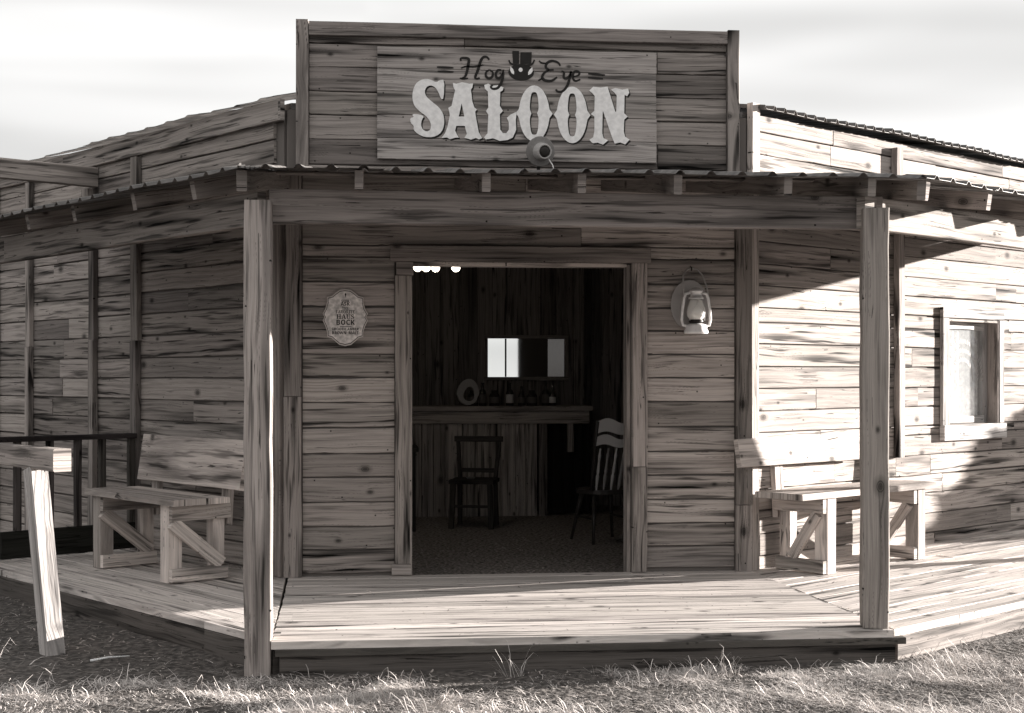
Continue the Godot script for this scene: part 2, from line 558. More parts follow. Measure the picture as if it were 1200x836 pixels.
func make_building() -> void:
	building = thing("saloon_building", "weathered board saloon with a corner entrance, false front and wrap-around porch", "building")
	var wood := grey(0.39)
	var wood_left := grey(0.32)  # left boards toned darker, in place of dimmer light on that side
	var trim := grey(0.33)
	var inner := grey(0.22)

	# --- front wall with the doorway
	var fw := node_in(building, "front_wall")
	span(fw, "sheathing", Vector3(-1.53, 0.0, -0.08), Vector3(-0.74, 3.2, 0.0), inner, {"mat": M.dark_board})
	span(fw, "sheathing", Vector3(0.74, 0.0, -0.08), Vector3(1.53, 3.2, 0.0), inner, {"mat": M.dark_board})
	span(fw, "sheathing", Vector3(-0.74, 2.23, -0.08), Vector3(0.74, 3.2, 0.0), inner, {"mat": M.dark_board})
	span(fw, "threshold", Vector3(-0.74, 0.02, -0.08), Vector3(0.74, 0.125, 0.0), grey(0.2))
	courses(fw, "wall_board", -1.428, 1.442, DECK + 0.02, 2.84, 0.158, [[-0.83, 0.845, 0.0, 2.32]], wood, [[-0.2, 0.5, 1], [0.5, 0.4, 1]])
	# corner trims, two lengths each
	span(fw, "trim_board", Vector3(-1.548, DECK, 0.004), Vector3(-1.432, 1.33, 0.052), trim, {"seg": 4, "wob": 0.003})
	span(fw, "trim_board", Vector3(-1.542, 1.334, 0.004), Vector3(-1.434, 2.80, 0.05), trim, {"seg": 4, "wob": 0.003})
	span(fw, "trim_board", Vector3(1.446, DECK, 0.004), Vector3(1.558, 0.60, 0.052), trim, {"seg": 3, "wob": 0.003})
	span(fw, "trim_board", Vector3(1.448, 0.604, 0.004), Vector3(1.56, 2.80, 0.05), trim, {"seg": 4, "wob": 0.003})
	var df := node_in(building, "door_frame")
	span(df, "jamb", Vector3(-0.828, 0.24, 0.006), Vector3(-0.722, 2.12, 0.056), trim, {"seg": 4, "wob": 0.002})
	span(df, "jamb", Vector3(-0.85, 0.165, 0.006), Vector3(-0.724, 0.236, 0.056), trim)
	span(df, "jamb", Vector3(-0.82, 2.124, 0.006), Vector3(-0.71, 2.213, 0.05), grey(0.25))
	span(df, "jamb", Vector3(0.738, 0.165, 0.006), Vector3(0.842, 0.86, 0.056), trim, {"seg": 4, "wob": 0.002})
	span(df, "jamb", Vector3(0.74, 0.864, 0.006), Vector3(0.842, 2.213, 0.056), trim, {"seg": 4, "wob": 0.002})
	span(df, "header", Vector3(-0.86, 2.216, 0.006), Vector3(0.865, 2.318, 0.062), grey(0.30), {"seg": 4, "wob": 0.002})
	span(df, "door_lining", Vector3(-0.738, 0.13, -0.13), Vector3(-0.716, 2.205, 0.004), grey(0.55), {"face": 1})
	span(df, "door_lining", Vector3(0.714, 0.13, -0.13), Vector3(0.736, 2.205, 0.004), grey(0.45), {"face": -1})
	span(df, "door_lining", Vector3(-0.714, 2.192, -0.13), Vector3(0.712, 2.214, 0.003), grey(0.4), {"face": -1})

	# --- false front
	var ff := node_in(building, "false_front")
	span(ff, "sheathing", Vector3(-1.4, 3.203, -0.03), Vector3(1.42, 3.74, 0.0), inner, {"mat": M.dark_board})
	courses(ff, "wall_board", -1.385, 1.385, 2.842, 3.69, 0.156, [], grey(0.28), [[-0.6, 0.6, 1], [0.75, 0.6, 1]], {"tone": 0.36})
	span(ff, "trim_board", Vector3(-1.468, 2.80, -0.06), Vector3(-1.388, 3.775, 0.06), grey(0.36), {"seg": 4, "wob": 0.003})
	span(ff, "trim_board", Vector3(1.388, 2.79, -0.06), Vector3(1.466, 3.775, 0.06), grey(0.30), {"seg": 4, "wob": 0.003})
	span(ff, "top_rail", Vector3(-1.385, 3.68, 0.026), Vector3(1.385, 3.768, 0.056), grey(0.36), {"seg": 4, "wob": 0.004})
	span(ff, "cap_board", Vector3(-1.385, 3.742, -0.05), Vector3(1.385, 3.764, 0.0255), grey(0.3), {"seg": 3})
	for x in [-1.1, 1.1]:
		timber(ff, "brace", Vector3(x, 3.66, -0.05), Vector3(x, 3.3, -0.75), 0.08, 0.04, Vector3.RIGHT, trim)

	# --- left wall: x = -t
	var lw := node_in(building, "side_wall", frame_left())
	span(lw, "sheathing", Vector3(-6.64, 0.0, -0.1), Vector3(-0.03, 3.2, 0.0), inner, {"mat": M.dark_board})
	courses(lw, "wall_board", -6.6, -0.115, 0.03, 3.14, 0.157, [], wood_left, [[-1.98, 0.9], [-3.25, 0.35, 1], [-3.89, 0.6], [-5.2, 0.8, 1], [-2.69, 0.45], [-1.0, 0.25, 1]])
	for b in [[1.98, 0.10], [2.69, 0.085], [3.89, 0.085], [4.61, 0.09], [5.6, 0.085]]:
		var x: float = -b[0]
		var cut := 1.5 + rng.randf_range(-0.2, 0.3)
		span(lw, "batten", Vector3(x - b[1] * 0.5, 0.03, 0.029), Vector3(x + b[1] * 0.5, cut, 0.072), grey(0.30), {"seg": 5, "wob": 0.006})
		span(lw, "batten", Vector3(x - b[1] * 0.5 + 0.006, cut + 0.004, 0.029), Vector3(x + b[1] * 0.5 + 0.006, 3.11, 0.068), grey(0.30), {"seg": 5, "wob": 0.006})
	span(lw, "trim_board", Vector3(-0.112, DECK, 0.004), Vector3(-0.012, 2.8, 0.05), trim, {"seg": 4, "wob": 0.003})
	span(lw, "eave_board", Vector3(-3.2, 3.12, 0.029), Vector3(0.02, 3.262, 0.062), grey(0.34), {"seg": 5, "wob": 0.004})
	span(lw, "eave_board", Vector3(-6.6, 3.12, 0.029), Vector3(-3.206, 3.258, 0.06), grey(0.30), {"seg": 5, "wob": 0.004})
	span(lw, "cleat", Vector3(-2.74, 2.80, 0.073), Vector3(-2.63, 2.935, 0.12), grey(0.32))
	timber(lw, "projecting_beam", Vector3(-2.573, 3.015, 0.075), Vector3(-2.573, 3.015, 1.9), 0.15, 0.07, Vector3.RIGHT, grey(0.42))

	# --- right wall, in the sun
	var rw := node_in(building, "side_wall", frame_right())
	var win := [2.47, 3.26, 1.08, 1.93]
	span(rw, "sheathing", Vector3(0.03, 0.0, -0.12), Vector3(win[0], 3.2, 0.0), inner, {"mat": M.dark_board})
	span(rw, "sheathing", Vector3(win[1], 0.0, -0.12), Vector3(8.9, 3.2, 0.0), inner, {"mat": M.dark_board})
	span(rw, "sheathing", Vector3(win[0], 0.0, -0.12), Vector3(win[1], win[2], 0.0), inner, {"mat": M.dark_board})
	span(rw, "sheathing", Vector3(win[0], win[3], -0.12), Vector3(win[1], 3.2, 0.0), inner, {"mat": M.dark_board})
	courses(rw, "wall_board", 0.088, 8.8, 0.1, 3.235, 0.15, [win], wood, [[1.77, 0.3], [0.75, 0.4, 1], [2.2, 0.3, 1], [3.6, 0.5, 1], [4.6, 0.5, 1], [5.9, 0.8, 1], [7.5, 0.8, 1]], {"tone": 0.26})
	span(rw, "trim_board", Vector3(-0.01, DECK, 0.004), Vector3(0.08, 2.8, 0.046), wood, {"seg": 4, "wob": 0.003})
	span(rw, "trim_board", Vector3(0.0, 2.804, 0.004), Vector3(0.085, 3.3, 0.05), wood, {"seg": 2, "wob": 0.002})
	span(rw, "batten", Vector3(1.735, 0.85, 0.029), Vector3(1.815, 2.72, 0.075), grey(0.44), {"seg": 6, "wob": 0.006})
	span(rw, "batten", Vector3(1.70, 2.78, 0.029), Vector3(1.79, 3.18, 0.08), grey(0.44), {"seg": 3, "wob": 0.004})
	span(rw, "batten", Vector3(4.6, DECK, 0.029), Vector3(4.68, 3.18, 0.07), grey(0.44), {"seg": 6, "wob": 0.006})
	# window
	var wn := node_in(building, "window", frame_right())
	span(wn, "casing", Vector3(2.385, 1.08, 0.029), Vector3(2.47, 1.92, 0.058), grey(0.55, 0.5), {"seg": 3})
	span(wn, "casing", Vector3(3.262, 1.08, 0.029), Vector3(3.335, 1.92, 0.058), grey(0.55, 0.5), {"seg": 3})
	span(wn, "casing", Vector3(2.385, 1.924, 0.029), Vector3(3.335, 2.005, 0.06), grey(0.55, 0.5), {"seg": 3})
	span(wn, "sill", Vector3(2.38, 0.955, 0.029), Vector3(3.345, 1.076, 0.075), grey(0.6, 0.4), {"seg": 3})
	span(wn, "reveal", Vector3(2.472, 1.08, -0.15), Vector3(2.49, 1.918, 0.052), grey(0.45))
	span(wn, "reveal", Vector3(3.24, 1.08, -0.15), Vector3(3.258, 1.918, 0.052), grey(0.28), {"face": -1})  # faces away from the sun; its shade is put into the tint
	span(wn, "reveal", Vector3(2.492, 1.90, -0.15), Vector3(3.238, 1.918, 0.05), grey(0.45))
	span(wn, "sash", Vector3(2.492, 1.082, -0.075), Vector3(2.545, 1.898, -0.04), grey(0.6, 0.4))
	span(wn, "sash", Vector3(3.185, 1.082, -0.075), Vector3(3.238, 1.898, -0.04), grey(0.35, 0.4))  # darker tint than the other sash pieces, painted shade of the reveal
	span(wn, "sash", Vector3(2.547, 1.84, -0.075), Vector3(3.183, 1.898, -0.04), grey(0.6, 0.4))
	span(wn, "sash", Vector3(2.547, 1.082, -0.075), Vector3(3.183, 1.14, -0.04), grey(0.6, 0.4))
	var gl := BoxMesh.new(); gl.size = Vector3(0.636, 0.70, 0.004)
	put(wn, "pane", gl, M.glass, Transform3D(Basis.IDENTITY, Vector3(2.865, 1.49, -0.056)))
	var cst := start(); cst.set_color(Color.WHITE)
	for i in 40:
		var xa := 2.53 + 0.67 * i / 40.0; var xb := 2.53 + 0.67 * (i + 1) / 40.0
		var za := -0.1 + 0.012 * sin(xa * 62.0) + 0.006 * sin(xa * 23.0); var zb := -0.1 + 0.012 * sin(xb * 62.0) + 0.006 * sin(xb * 23.0)
		quad(cst, Vector3(xa, 1.10, za), Vector3(xb, 1.10, zb), Vector3(xb, 1.88, zb), Vector3(xa, 1.88, za), Vector2.ZERO, Vector2.RIGHT, Vector2.ONE, Vector2.DOWN, Vector3(0, 0, 1))
	var cur := put(wn, "curtain", done(cst), M.lace)
	# an etched wreath on the pane: arcs of frosted leaves
	var wr := start(); wr.set_color(Color.WHITE)
	for ring in [[0.24, 0.16, 26], [0.17, 0.1, 18], [0.31, 0.2, 30]]:
		for i in ring[2]:
			var a: float = PI * (i + 0.5) / ring[2]
			var c := Vector3(2.865 + cos(a) * ring[0], 1.42 + sin(a) * ring[0] * 1.05, -0.0535)
			var d := Vector3(cos(a + 0.7), sin(a + 0.7), 0) * 0.028; var e := Vector3(-d.y, d.x, 0) * 0.28
			quad(wr, c - d, c + e, c + d, c - e, Vector2.ZERO, Vector2.RIGHT, Vector2.ONE, Vector2.DOWN, Vector3(0, 0, 1))
	var et := put(wn, "etched_wreath", done(wr), std(grey(0.4, 0.4), 0.8))
	et.set_meta("kind", "stuff")
	# far sides that close the room
	var back_z := -5.35
	var bl := LC + LD * 6.64; var br := RC + RD * 8.95
	var bw := node_in(building, "back_wall")
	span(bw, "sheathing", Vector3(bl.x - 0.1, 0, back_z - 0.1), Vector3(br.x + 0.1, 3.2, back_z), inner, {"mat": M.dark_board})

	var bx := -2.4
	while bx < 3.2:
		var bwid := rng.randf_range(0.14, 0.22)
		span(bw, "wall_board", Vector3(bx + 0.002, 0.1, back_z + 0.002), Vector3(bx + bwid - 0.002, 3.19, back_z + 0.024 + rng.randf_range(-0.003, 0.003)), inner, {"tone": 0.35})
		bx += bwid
	# --- main roof
	var rf := node_in(building, "roof")
	var poly := PackedVector2Array([Vector2(-1.5, 0.0), Vector2(1.5, 0.0), Vector2(br.x, -br.z), Vector2(br.x, -back_z + 0.1), Vector2(bl.x, -back_z + 0.1), Vector2(bl.x, -bl.z)])
	put(rf, "roof_deck", slab_mesh(poly, 0.04), M.tin, Transform3D(Basis(Vector3.RIGHT, Vector3.FORWARD, Vector3.UP), Vector3(0, 3.202, 0)))
	var k := 0
	while k * 0.72 < 8.4:
		var x0 := 0.06 + k * 0.72
		var dip := rng.randf_range(-0.012, 0.012)
		put(rf, "roof_sheet", sheet_mesh(x0, x0 + 0.735, func(_x): return -0.9, 0.13 + rng.randf_range(-0.03, 0.03), 3.275 + dip, 3.255 + dip, 0.115, 0.03), M.tin, frame_right())
		k += 1
	k = 0
	while k * 0.9 < 6.2:
		var x1 := 0.0 - k * 0.9
		var dip := rng.randf_range(-0.008, 0.008)
		put(rf, "roof_sheet", sheet_mesh(x1 - 0.91, x1, func(_x): return -0.9, 0.11 + rng.randf_range(-0.02, 0.02), 3.30 + dip, 3.272 + dip, 0.3, 0.01), M.tin, frame_left())
		k += 1
	make_porch()

# One corrugated sheet: ribs run along z from z_start(x) to z_end; y falls from y_in at z = 0 to y_out at z_end.
func sheet_mesh(x0: float, x1: float, z_start: Callable, z_end: float, y_in: float, y_out: float, pitch: float, rise: float) -> ArrayMesh:
	var st := start()
	st.set_color(Color.WHITE)
	var cols := []
	var i := floori(x0 / pitch) - 1
	while i * pitch < x1 + pitch:
		for f in [[0.0, 0.0], [0.34, 0.0], [0.44, 0.85], [0.5, 1.0], [0.56, 0.85], [0.66, 0.0]]:
			var x: float = (i + f[0]) * pitch
			if x > x0 and x < x1: cols.append([x, f[1] * rise])
		i += 1
	cols.push_front([x0, 0.0]); cols.append([x1, 0.0])
	var nz := 4
	for c in cols.size() - 1:
		var A: Array = cols[c]; var B: Array = cols[c + 1]
		for s in nz:
			var P := []
			for q in [[A, s], [B, s], [B, s + 1], [A, s + 1]]:
				var zs: float = z_start.call(q[0][0])
				var z := lerpf(zs, z_end, float(q[1]) / nz)
				var bend := 0.004 * sin(q[0][0] * 5.0 + z * 3.0)
				P.append(Vector3(q[0][0], lerpf(y_in, y_out, clampf(z / z_end, -8.0, 1.0)) + q[0][1] + bend, z))
			for lower in 2:
				var dn := Vector3(0, -0.0016 * lower, 0)
				quad(st, P[0] + dn, P[1] + dn, P[2] + dn, P[3] + dn, Vector2(P[0].x, P[0].z), Vector2(P[1].x, P[1].z), Vector2(P[2].x, P[2].z), Vector2(P[3].x, P[3].z), Vector3(0, 1.0 if lower == 0 else -1.0, 0))
			if s == nz - 1:
				var dn := Vector3(0, -0.0016, 0)
				quad(st, P[3], P[2], P[2] + dn, P[3] + dn, Vector2.ZERO, Vector2.RIGHT, Vector2.ONE, Vector2.DOWN, Vector3(0, 0, 1))
	return done(st)

func mitre(t0: float, o1: float) -> Callable:
	# distance out at which a slanting hip line from the corner crosses x
	return func(x): return maxf(0.03, o1 * x / t0) if x * t0 > 0.0 else 0.03

func make_porch() -> void:
	var deck_tint := grey(0.68, 0.8)
	var ft := 2.23
	var deck := node_in(building, "porch_deck")
	# front strip
	var FL := Vector2(-1.475, ft); var FR := Vector2(1.695, ft)
	var n := 16; var w := ft / n
	for i in n:
		var z0 := i * w + rng.randf_range(0.002, 0.005); var z1 := (i + 1) * w - rng.randf_range(0.002, 0.005)
		if i == n - 1: z1 += 0.02
		var xs := []
		for z in [z0, z1]: xs.append([lerpf(-1.515, FL.x, z / ft) + rng.randf_range(-0.006, 0.006), lerpf(1.56, FR.x, z / ft) - 0.008])
		var c: float = (xs[0][0] + xs[0][1]) * 0.5
		var L: float = xs[0][1] - xs[0][0]
		# canonical y runs towards -z for a board lying face up
		var drop := rng.randf_range(-0.003, 0.0)
		plank(deck, "deck_board", Vector3(c, DECK - 0.019 + drop, (z0 + z1) * 0.5), Vector3(L, 0.038, z1 - z0), deck_tint, {"seg": 5, "wob": 0.002, "tone": 0.18, "cham": 0.003, "u0": rng.randf() * 0.05, "ends": [xs[1][0] - c, xs[0][0] - c, xs[1][1] - c, xs[0][1] - c]})
	for side in 2:
		var left := side == 0
		var fr := frame_left() if left else frame_right()
		var dk := node_in(building, "porch_deck", fr)
		var o1 := 1.25 if left else 1.89
		var inv := fr.affine_inverse()
		var corner := inv * Vector3(FL.x if left else FR.x, 0, ft)
		var far := -2.06 if left else 4.3
		var nn := 9 if left else 13
		var ww := o1 / nn
		for i in nn:
			var z0 := i * ww + rng.randf_range(0.002, 0.005); var z1 := (i + 1) * ww - rng.randf_range(0.002, 0.005)
			var a0 := corner.x * z0 / corner.z + (-0.01 if left else 0.01); var a1 := corner.x * z1 / corner.z + (-0.01 if left else 0.01)
			var lo := minf(a0, far); var hi := maxf(a0, far)
			var cuts := [a0, far]
			if not left:
				var cut := rng.randf_range(1.3, 3.2)
				cuts = [a0, cut, far]
			for j in cuts.size() - 1:
				var s0: float = cuts[j]; var s1: float = cuts[j + 1]
				var c := (s0 + s1) * 0.5
				var L := absf(s1 - s0)
				var b0 := a1 if j == 0 else s0
				var e := [b0 - c, s0 - c, s1 - c - 0.003, s1 - c - 0.003] if not left else [s1 - c + 0.0, s1 - c, b0 - c, s0 - c]
				plank(dk, "deck_board", Vector3(c, DECK - 0.019 + rng.randf_range(-0.004, 0.0), (z0 + z1) * 0.5), Vector3(L, 0.038, z1 - z0), deck_tint, {"seg": 4, "wob": 0.002, "tone": 0.18, "cham": 0.003, "ends": e})
		if left:
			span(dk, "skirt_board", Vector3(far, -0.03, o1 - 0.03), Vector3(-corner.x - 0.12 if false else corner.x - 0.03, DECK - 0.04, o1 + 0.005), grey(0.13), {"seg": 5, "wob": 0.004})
		else:
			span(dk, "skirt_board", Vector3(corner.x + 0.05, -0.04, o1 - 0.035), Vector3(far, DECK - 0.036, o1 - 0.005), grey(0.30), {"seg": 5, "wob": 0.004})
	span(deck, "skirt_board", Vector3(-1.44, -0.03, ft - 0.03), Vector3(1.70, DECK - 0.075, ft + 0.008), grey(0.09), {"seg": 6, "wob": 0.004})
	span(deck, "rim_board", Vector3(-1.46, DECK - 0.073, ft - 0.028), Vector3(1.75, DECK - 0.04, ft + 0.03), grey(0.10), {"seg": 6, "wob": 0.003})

	# posts and beams
	span(building, "porch_post", Vector3(-1.615, -0.03, 2.095), Vector3(-1.483, 2.335, 2.225), grey(0.42), {"lane": 7, "seg": 10, "wob": 0.004, "cham": 0.006})
	var right_post := span(building, "porch_post", Vector3(1.552, DECK + 0.002, 2.09), Vector3(1.686, 2.335, 2.222), grey(0.28), {"lane": 4, "seg": 10, "wob": 0.004, "cham": 0.006})
	right_post.basis = Basis(Vector3.UP, deg_to_rad(-13.0)) * right_post.basis
	span(building, "porch_beam", Vector3(-1.50, 2.237, 2.03), Vector3(1.69, 2.41, 2.083), grey(0.32), {"seg": 6, "wob": 0.003})
	var lf := frame_left(); var rf := frame_right()
	var lb := node_in(building, "porch_beam_line", lf)
	lb.name = "porch_beam"
	span(lb, "beam_timber", Vector3(-2.2, 2.235, 1.17), Vector3(1.60, 2.405, 1.222), grey(0.32), {"seg": 6, "wob": 0.003})
	span(lb, "beam_post", Vector3(-2.12, -0.02, 1.10), Vector3(-2.0, 2.234, 1.22), grey(0.38), {"seg": 6, "wob": 0.003})
	var rb := node_in(building, "porch_beam", rf)
	span(rb, "beam_timber", Vector3(-1.24, 2.237, 1.70), Vector3(2.2, 2.405, 1.752), grey(0.42), {"seg": 6, "wob": 0.003})
	span(rb, "beam_timber", Vector3(2.204, 2.237, 1.70), Vector3(3.8, 2.405, 1.752), grey(0.42), {"seg": 6, "wob": 0.003})
	span(rb, "beam_post", Vector3(3.6, DECK + 0.002, 1.65), Vector3(3.73, 2.236, 1.78), grey(0.40), {"seg": 6, "wob": 0.003})

	# roof: front, left, right planes meeting on hips
	var y_in := 2.80; var y_out := 2.478
	var eave := 2.33
	var hipL := -1.625; var hipR := 1.84
	var front := node_in(building, "porch_roof")
	var fz := func(x: float) -> float:
		if x < -1.53: return 0.03 + (eave - 0.03) * clampf((x + 1.53) / (hipL + 1.53), 0, 1)
		if x > 1.53: return 0.03 + (eave - 0.03) * clampf((x - 1.53) / (hipR - 1.53), 0, 1)
		return 0.03
	var x := hipL
	while x < hipR - 0.02:
		var x1 := minf(x + 0.69, hipR)
		put(front, "roof_sheet", sheet_mesh(x, x1 + 0.012, fz, eave + rng.randf_range(-0.015, 0.015), y_in, y_out + rng.randf_range(-0.004, 0.004), 0.158, 0.02), M.tin)
		x = x1
	var slope := (y_in - y_out) / eave
	for rx in [-1.05, -0.42, 0.06, 0.55, 1.12, 1.56]:
		timber(front, "rafter", Vector3(rx, y_in - 0.062, 0.06), Vector3(rx, y_in - 0.062 - slope * 2.22, 2.28), 0.095, 0.042, Vector3.RIGHT, grey(0.26), {"seg": 2})
	for pz in [0.75, 1.5]:
		span(front, "purlin", Vector3(-1.5, y_in - slope * pz - 0.0145 - 0.012, pz - 0.04), Vector3(1.5, y_in - slope * pz - 0.003 - 0.012, pz + 0.04), grey(0.22))
	# hip rafters under the two folds
	for h in [[-1.53, hipL], [1.53, hipR]]:
		timber(front, "hip_rafter", Vector3(h[0], y_in - 0.07, 0.08), Vector3(lerpf(h[0], h[1], 0.97), y_out - 0.055, eave * 0.97), 0.10, 0.05, Vector3.RIGHT, grey(0.24))
	var lr := node_in(building, "porch_roof", lf)
	var cornerL := lf.affine_inverse() * Vector3(hipL, 0, eave)
	var lz := func(px: float) -> float: return clampf(cornerL.z * px / cornerL.x, 0.03, cornerL.z - 0.01) if px > 0.0 else 0.03
	var px := cornerL.x
	while px > -2.25:
		var p1 := maxf(px - 0.69, -2.3)
		put(lr, "roof_sheet", sheet_mesh(p1 - 0.012, px, lz, cornerL.z + rng.randf_range(-0.015, 0.015), y_in, y_out + rng.randf_range(-0.004, 0.004), 0.158, 0.02), M.tin)
		px = p1
	for t in [-2.1, -1.45, -0.8, -0.15, 0.6, 1.25]:
		var s0: float = maxf(0.05, lz.call(t) + 0.04)
		var sl: float = (y_in - y_out) / cornerL.z
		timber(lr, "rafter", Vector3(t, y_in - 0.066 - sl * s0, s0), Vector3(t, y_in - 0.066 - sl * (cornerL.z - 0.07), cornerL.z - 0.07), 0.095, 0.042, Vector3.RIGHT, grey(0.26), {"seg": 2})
	var rr := node_in(building, "porch_roof", rf)
	var cornerR := rf.affine_inverse() * Vector3(hipR, 0, eave)
	var rz := func(qx: float) -> float: return clampf(cornerR.z * qx / cornerR.x, 0.03, cornerR.z - 0.01) if qx < 0.0 else 0.03
	px = cornerR.x
	while px < 3.75:
		var p1 := minf(px + 0.69, 3.82)
		put(rr, "roof_sheet", sheet_mesh(px, p1 + 0.012, rz, cornerR.z + rng.randf_range(-0.015, 0.015), y_in, y_out + rng.randf_range(-0.004, 0.004), 0.158, 0.02), M.tin)
		px = p1
	for t in [-1.05, -0.42, 0.25, 0.95, 1.7, 2.5, 3.2, 3.76]:
		var s0: float = maxf(0.05, rz.call(t) + 0.05)
		var sl: float = (y_in - y_out) / cornerR.z
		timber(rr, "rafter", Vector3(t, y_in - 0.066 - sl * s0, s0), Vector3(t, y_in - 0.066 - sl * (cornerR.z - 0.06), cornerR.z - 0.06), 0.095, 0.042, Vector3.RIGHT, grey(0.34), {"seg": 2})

	# railing across the left end of the porch
	var rail := node_in(building, "railing", lf)
	var dk2 := grey(0.07)
	span(rail, "handrail", Vector3(-2.0, 1.0, 0.075), Vector3(-1.90, 1.036, 1.22), dk2, {"seg": 3})
	for oz in [0.10, 0.33, 0.52, 0.73, 0.97]:
		span(rail, "baluster", Vector3(-1.97, 0.372, oz - 0.024), Vector3(-1.93, 0.999, oz + 0.024), grey(0.12), {"seg": 3})
	span(rail, "kick_board", Vector3(-1.965, DECK + 0.02, 0.075), Vector3(-1.93, 0.37, 1.09), grey(0.03), {"seg": 3})

# ------------------------------------------------------------------ sign
func sx(px: float) -> float: return -0.944 + (px - 442.0) * 0.005625
func sy(py: float) -> float: return 3.616 - (py - 53.5) * 0.00553
func outline(pts: Array, ox: float, oy: float, k: float) -> PackedVector2Array:
	var out := PackedVector2Array()
	for i in range(0, pts.size(), 2): out.append(Vector2(sx(ox + pts[i] / k), sy(oy + pts[i + 1] / k)))
	return out

func eased(p: PackedVector2Array) -> PackedVector2Array:
	# rounds the corners of a curved letter
	var out := PackedVector2Array()
	for i in p.size():
		var a := p[i]; var b := p[(i + 1) % p.size()]
		out.append(a.lerp(b, 0.24)); out.append(a.lerp(b, 0.76))
	return out

func letter(sign: Node3D, outer: PackedVector2Array, hole: PackedVector2Array) -> void:
	var pts := outer
	if hole.size() > 0: pts = with_hole(outer.duplicate(), hole.duplicate())
	var o := put(sign, "letter", slab_mesh(pts, 0.004), M.white_paint, Transform3D(Basis.IDENTITY, Vector3(0, 0, 0.0855)))
	# black drop line behind the letter
	var d := Vector2(0.009, -0.009)
	var p2 := PackedVector2Array()
	for p in pts: p2.append(p)
	put(o, "drop_line", slab_mesh(p2, 0.0015), M.black_paint, Transform3D(Basis.IDENTITY, Vector3(d.x, d.y, -0.0022)))

func stroke_outline(pts: Array, w: float) -> PackedVector2Array:
	var p := PackedVector2Array()
	for i in range(0, pts.size(), 2): p.append(Vector2(sx(500.0 + pts[i] / 5.4545), sy(40.0 + pts[i + 1] / 5.4545)))
	# smooth the polyline
	var c := Curve2D.new()
	for i in p.size():
		var t := (p[mini(i + 1, p.size() - 1)] - p[maxi(i - 1, 0)]) * 0.17
		c.add_point(p[i], -t, t)
	c.bake_interval = 0.006
	var b := c.get_baked_points()
	var Lp := PackedVector2Array(); var Rp := PackedVector2Array()
	for i in b.size():
		var d := (b[mini(i + 1, b.size() - 1)] - b[maxi(i - 1, 0)]).normalized()
		var f := float(i) / maxf(1.0, b.size() - 1.0)
		var ww := w * 0.5 * (0.72 + 0.4 * sin(PI * f))
		Lp.append(b[i] + d.orthogonal() * ww); Rp.append(b[i] - d.orthogonal() * ww)
	Rp.reverse()
	Lp.append_array(Rp)
	return Lp

func ribbon_mesh(pts: Array, w: float, depth: float) -> ArrayMesh:
	# a painted brush stroke; built as a strip, so it may cross itself
	var o := stroke_outline(pts, w)
	var n := o.size() / 2
	var st := start(); st.set_color(Color.WHITE)
	for i in n - 1:
		var a := o[i]; var b := o[i + 1]; var c := o[o.size() - 2 - i]; var d := o[o.size() - 1 - i]
		quad(st, Vector3(a.x, a.y, depth), Vector3(b.x, b.y, depth), Vector3(c.x, c.y, depth), Vector3(d.x, d.y, depth), a, b, c, d, Vector3(0, 0, 1))
		quad(st, Vector3(a.x, a.y, 0), Vector3(b.x, b.y, 0), Vector3(b.x, b.y, depth), Vector3(a.x, a.y, depth), a, b, b, a, Vector3((b - a).orthogonal().x, (b - a).orthogonal().y, 0))
		quad(st, Vector3(d.x, d.y, 0), Vector3(c.x, c.y, 0), Vector3(c.x, c.y, depth), Vector3(d.x, d.y, depth), d, c, c, d, Vector3((c - d).orthogonal().x, (c - d).orthogonal().y, 0) * -1.0)
	return done(st)

func ellipse(cx: float, cy: float, rx: float, ry: float, n := 28, ox := 500.0, oy := 40.0, k := 5.4545) -> PackedVector2Array:
	var a := []
	for i in n: a.append_array([cx + cos(TAU * i / n) * rx, cy + sin(TAU * i / n) * ry])
	return outline(a, ox, oy, k)

